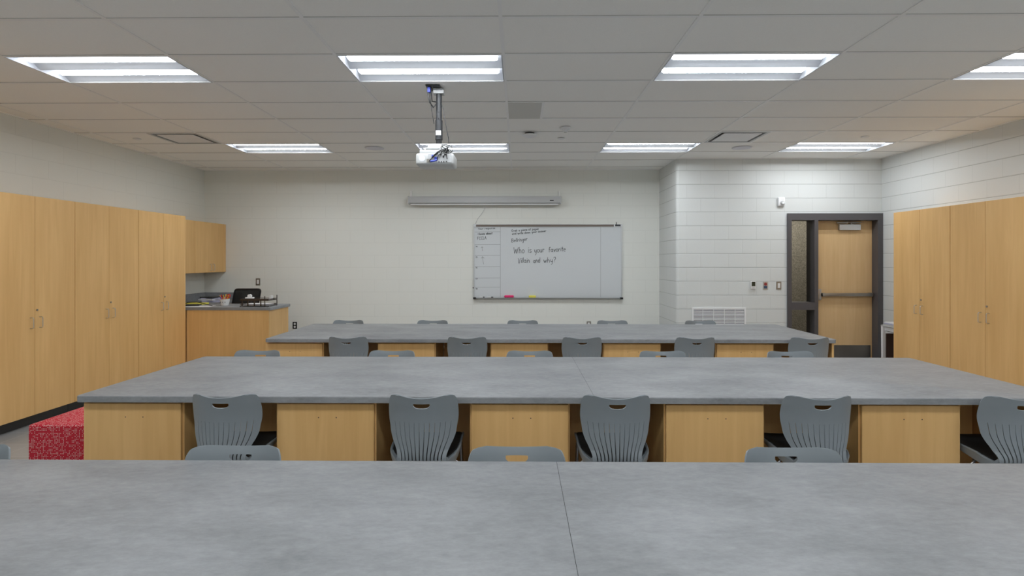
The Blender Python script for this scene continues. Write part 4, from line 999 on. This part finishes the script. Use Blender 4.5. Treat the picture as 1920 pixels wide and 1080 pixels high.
# return air grille
gx0, gx1, gz0, gz1 = 2.548, 3.332, .43, .866
t = thing('return_air_grille', 'white louvred return air grille low on the entrance wall', 'air vent', ((gx0 + gx1) / 2, YE, gz0))
mb = MB(); e = .022
mb.box(gx0, gx1, YE - .012, YE, gz1 - e, gz1); mb.box(gx0, gx1, YE - .012, YE, gz0, gz0 + e); mb.box(gx0, gx0 + e, YE - .012, YE, gz0 + e, gz1 - e); mb.box(gx1 - e, gx1, YE - .012, YE, gz0 + e, gz1 - e)
mb.build('frame', M_WHITE2, t)
MB().box(gx0 + e, gx1 - e, YE - .0035, YE - .0025, gz0 + e, gz1 - e).build('backing', M_LOUV, t)
mb = MB(); n = 19
for k in range(n):
    z = gz0 + e + (gz1 - gz0 - 2 * e) * (k + .5) / n
    mb.prism([(YE - .011, z - .0045), (YE - .0105, z - .006), (YE - .003, z + .001), (YE - .0035, z + .0025)], gx0 + e, gx1 - e, 'x')
mb.build('louvres', M_WHITE2, t)
mb = MB()
for k in range(1, 5): xx = gx0 + (gx1 - gx0) * k / 5; mb.box(xx - .003, xx + .003, YE - .0115, YE - .003, gz0 + e, gz1 - e)
mb.build('divider_bars', M_WHITE2, t)

# ------------------------------------------------------------------ entrance door with sidelight
F0, F1 = 8.145, 8.375
dr = bpy.data.objects.new('door_1', None); COL.objects.link(dr); dr.location = (4.62, 8.26, 0); dr['_o'] = [4.62, 8.26, 0]; dr['kind'] = 'structure'
dr['label'] = 'maple entrance door in a dark metal frame with a narrow glazed sidelight'
mb = MB()
h_ = DZ - .10
mb.box(DX0, DX1 - .001, F0, F1, h_, DZ)
mb.box(DX0, DX0 + .055, F0, F1, 0, h_); mb.box(4.318, 4.372, F0, F1, 0, h_); mb.box(5.235, DX1 - .001, F0, F1, 0, h_)
mb.box(DX0 + .055, 4.318, F0, F1, .835, .945); mb.box(DX0 + .055, 4.318, F0, F1, 0, .36)
# stops
mb.box(5.215, 5.235, 8.325, F1 - .001, 0, h_ - .02); mb.box(4.372, 4.39, 8.325, F1 - .001, 0, h_ - .02); mb.box(4.372, 5.235, 8.325, F1 - .001, h_ - .02, h_)
mb.build('door_frame', M_FRAME, dr)
d = MB().box(4.376, 5.232, 8.28, 8.323, .008, DZ - .103).build('door_leaf', M_MAPLE_D, dr)
MB().box(4.40, 5.21, 8.2775, 8.28, .02, .305).build('kick_plate', M_DSTEEL, d)
mb = MB(); mb.box(4.475, 5.215, 8.215, 8.262, 1.03, 1.075, bev=.006); mb.box(4.475, 4.51, 8.215, 8.28, 1.025, 1.08, bev=.004); mb.box(5.17, 5.215, 8.215, 8.28, 1.025, 1.08, bev=.004)
mb.build('push_bar', M_DSTEEL, d, smooth=True)
mb = MB(); mb.box(4.395, 4.468, 8.235, 8.28, .975, 1.135, bev=.008); mb.build('latch_case', M_STEEL, d, smooth=True)
xa, xb = un(1574, 425, 'y', 8.24).x, un(1614, 425, 'y', 8.24).x
MB().box(xa, xb, 8.235, 8.279, 2.005, 2.09, bev=.004).build('closer_body', M_ALU, d)
mb = MB(); mb.box(xa - .05, xa + .11, 8.21, 8.235, 2.10, 2.12, bev=.003); mb.tube([(xa + .18, 8.25, 2.10), (xb + .0, 8.235, 2.115), (xa + .1, 8.225, 2.125), (xa, 8.225, 2.11)], .009, 6); mb.cyl((xa + .18, 8.255, 2.085), (xa + .18, 8.255, 2.11), .014)
mb.build('closer_arm', M_DSTEEL, d)
wn = bpy.data.objects.new('window_1', None); COL.objects.link(wn); wn.location = (4.15, 8.28, .9); wn['_o'] = [4.15, 8.28, .9]; wn['kind'] = 'structure'; wn['label'] = 'glazing of the sidelight beside the door'
MB().box(DX0 + .05, 4.322, 8.275, 8.281, .94, DZ - .095).build('window_pane', M_GLASS, wn)
MB().box(DX0 + .05, 4.322, 8.275, 8.281, .355, .84).build('window_pane', M_GLASS, wn)

# ------------------------------------------------------------------ small side table by the right wall
sx, sy0, sy1 = 4.985, 7.28, 7.70
t = thing('side_table', 'white-legged side table half hidden behind the right tall cabinets', 'table', (5.14, 7.5, 0))
MB().box(sx, 5.295, sy0, sy1, .655, .675, bev=.004).build('table_top', M_OFF, t)
MB().prism([(sx + .03, .655), (5.29, .655), (5.29, .545), (5.2, .55), (sx + .1, .575), (sx + .03, .60)], sy0 + .01, sy1 - .01, 'y').build('apron', M_WHITE2, t)
for (a, b2) in ((sx + .028, sy0 + .02), (sx + .028, sy1 - .02), (5.27, sy0 + .02), (5.27, sy1 - .02)):
    mb = MB(); mb.prism([(a - .02, 0), (a + .016, 0), (a + .012, .656), (a - .025, .656)], b2 - .018, b2 + .018, 'y'); mb.build('leg', M_WHITE2, t)
MB().box(sx + .045, 5.26, sy1 - .055, sy1 - .035, .02, .56).build('lower_panel', M_DBROWN, t)
for k, (m_, dz) in enumerate([(M_OFF, .6755), (M_LILAC, .6905), (M_PAPER, .7045)]):
    o = MB().box(sx + .01 + .01 * k, 5.28, sy0 + .02, sy1 - .03, dz, dz + .013).build('folder', m_, loc=(5.14, 7.5, dz))
    tag(o, ['grey folder at the bottom of the pile on the side table', 'lilac folder in the middle of the pile on the side table', 'white folder on top of the pile on the side table'][k], 'folder', 'folders on the side table')
for o in bpy.data.objects:
    if '_o' in o: del o['_o']
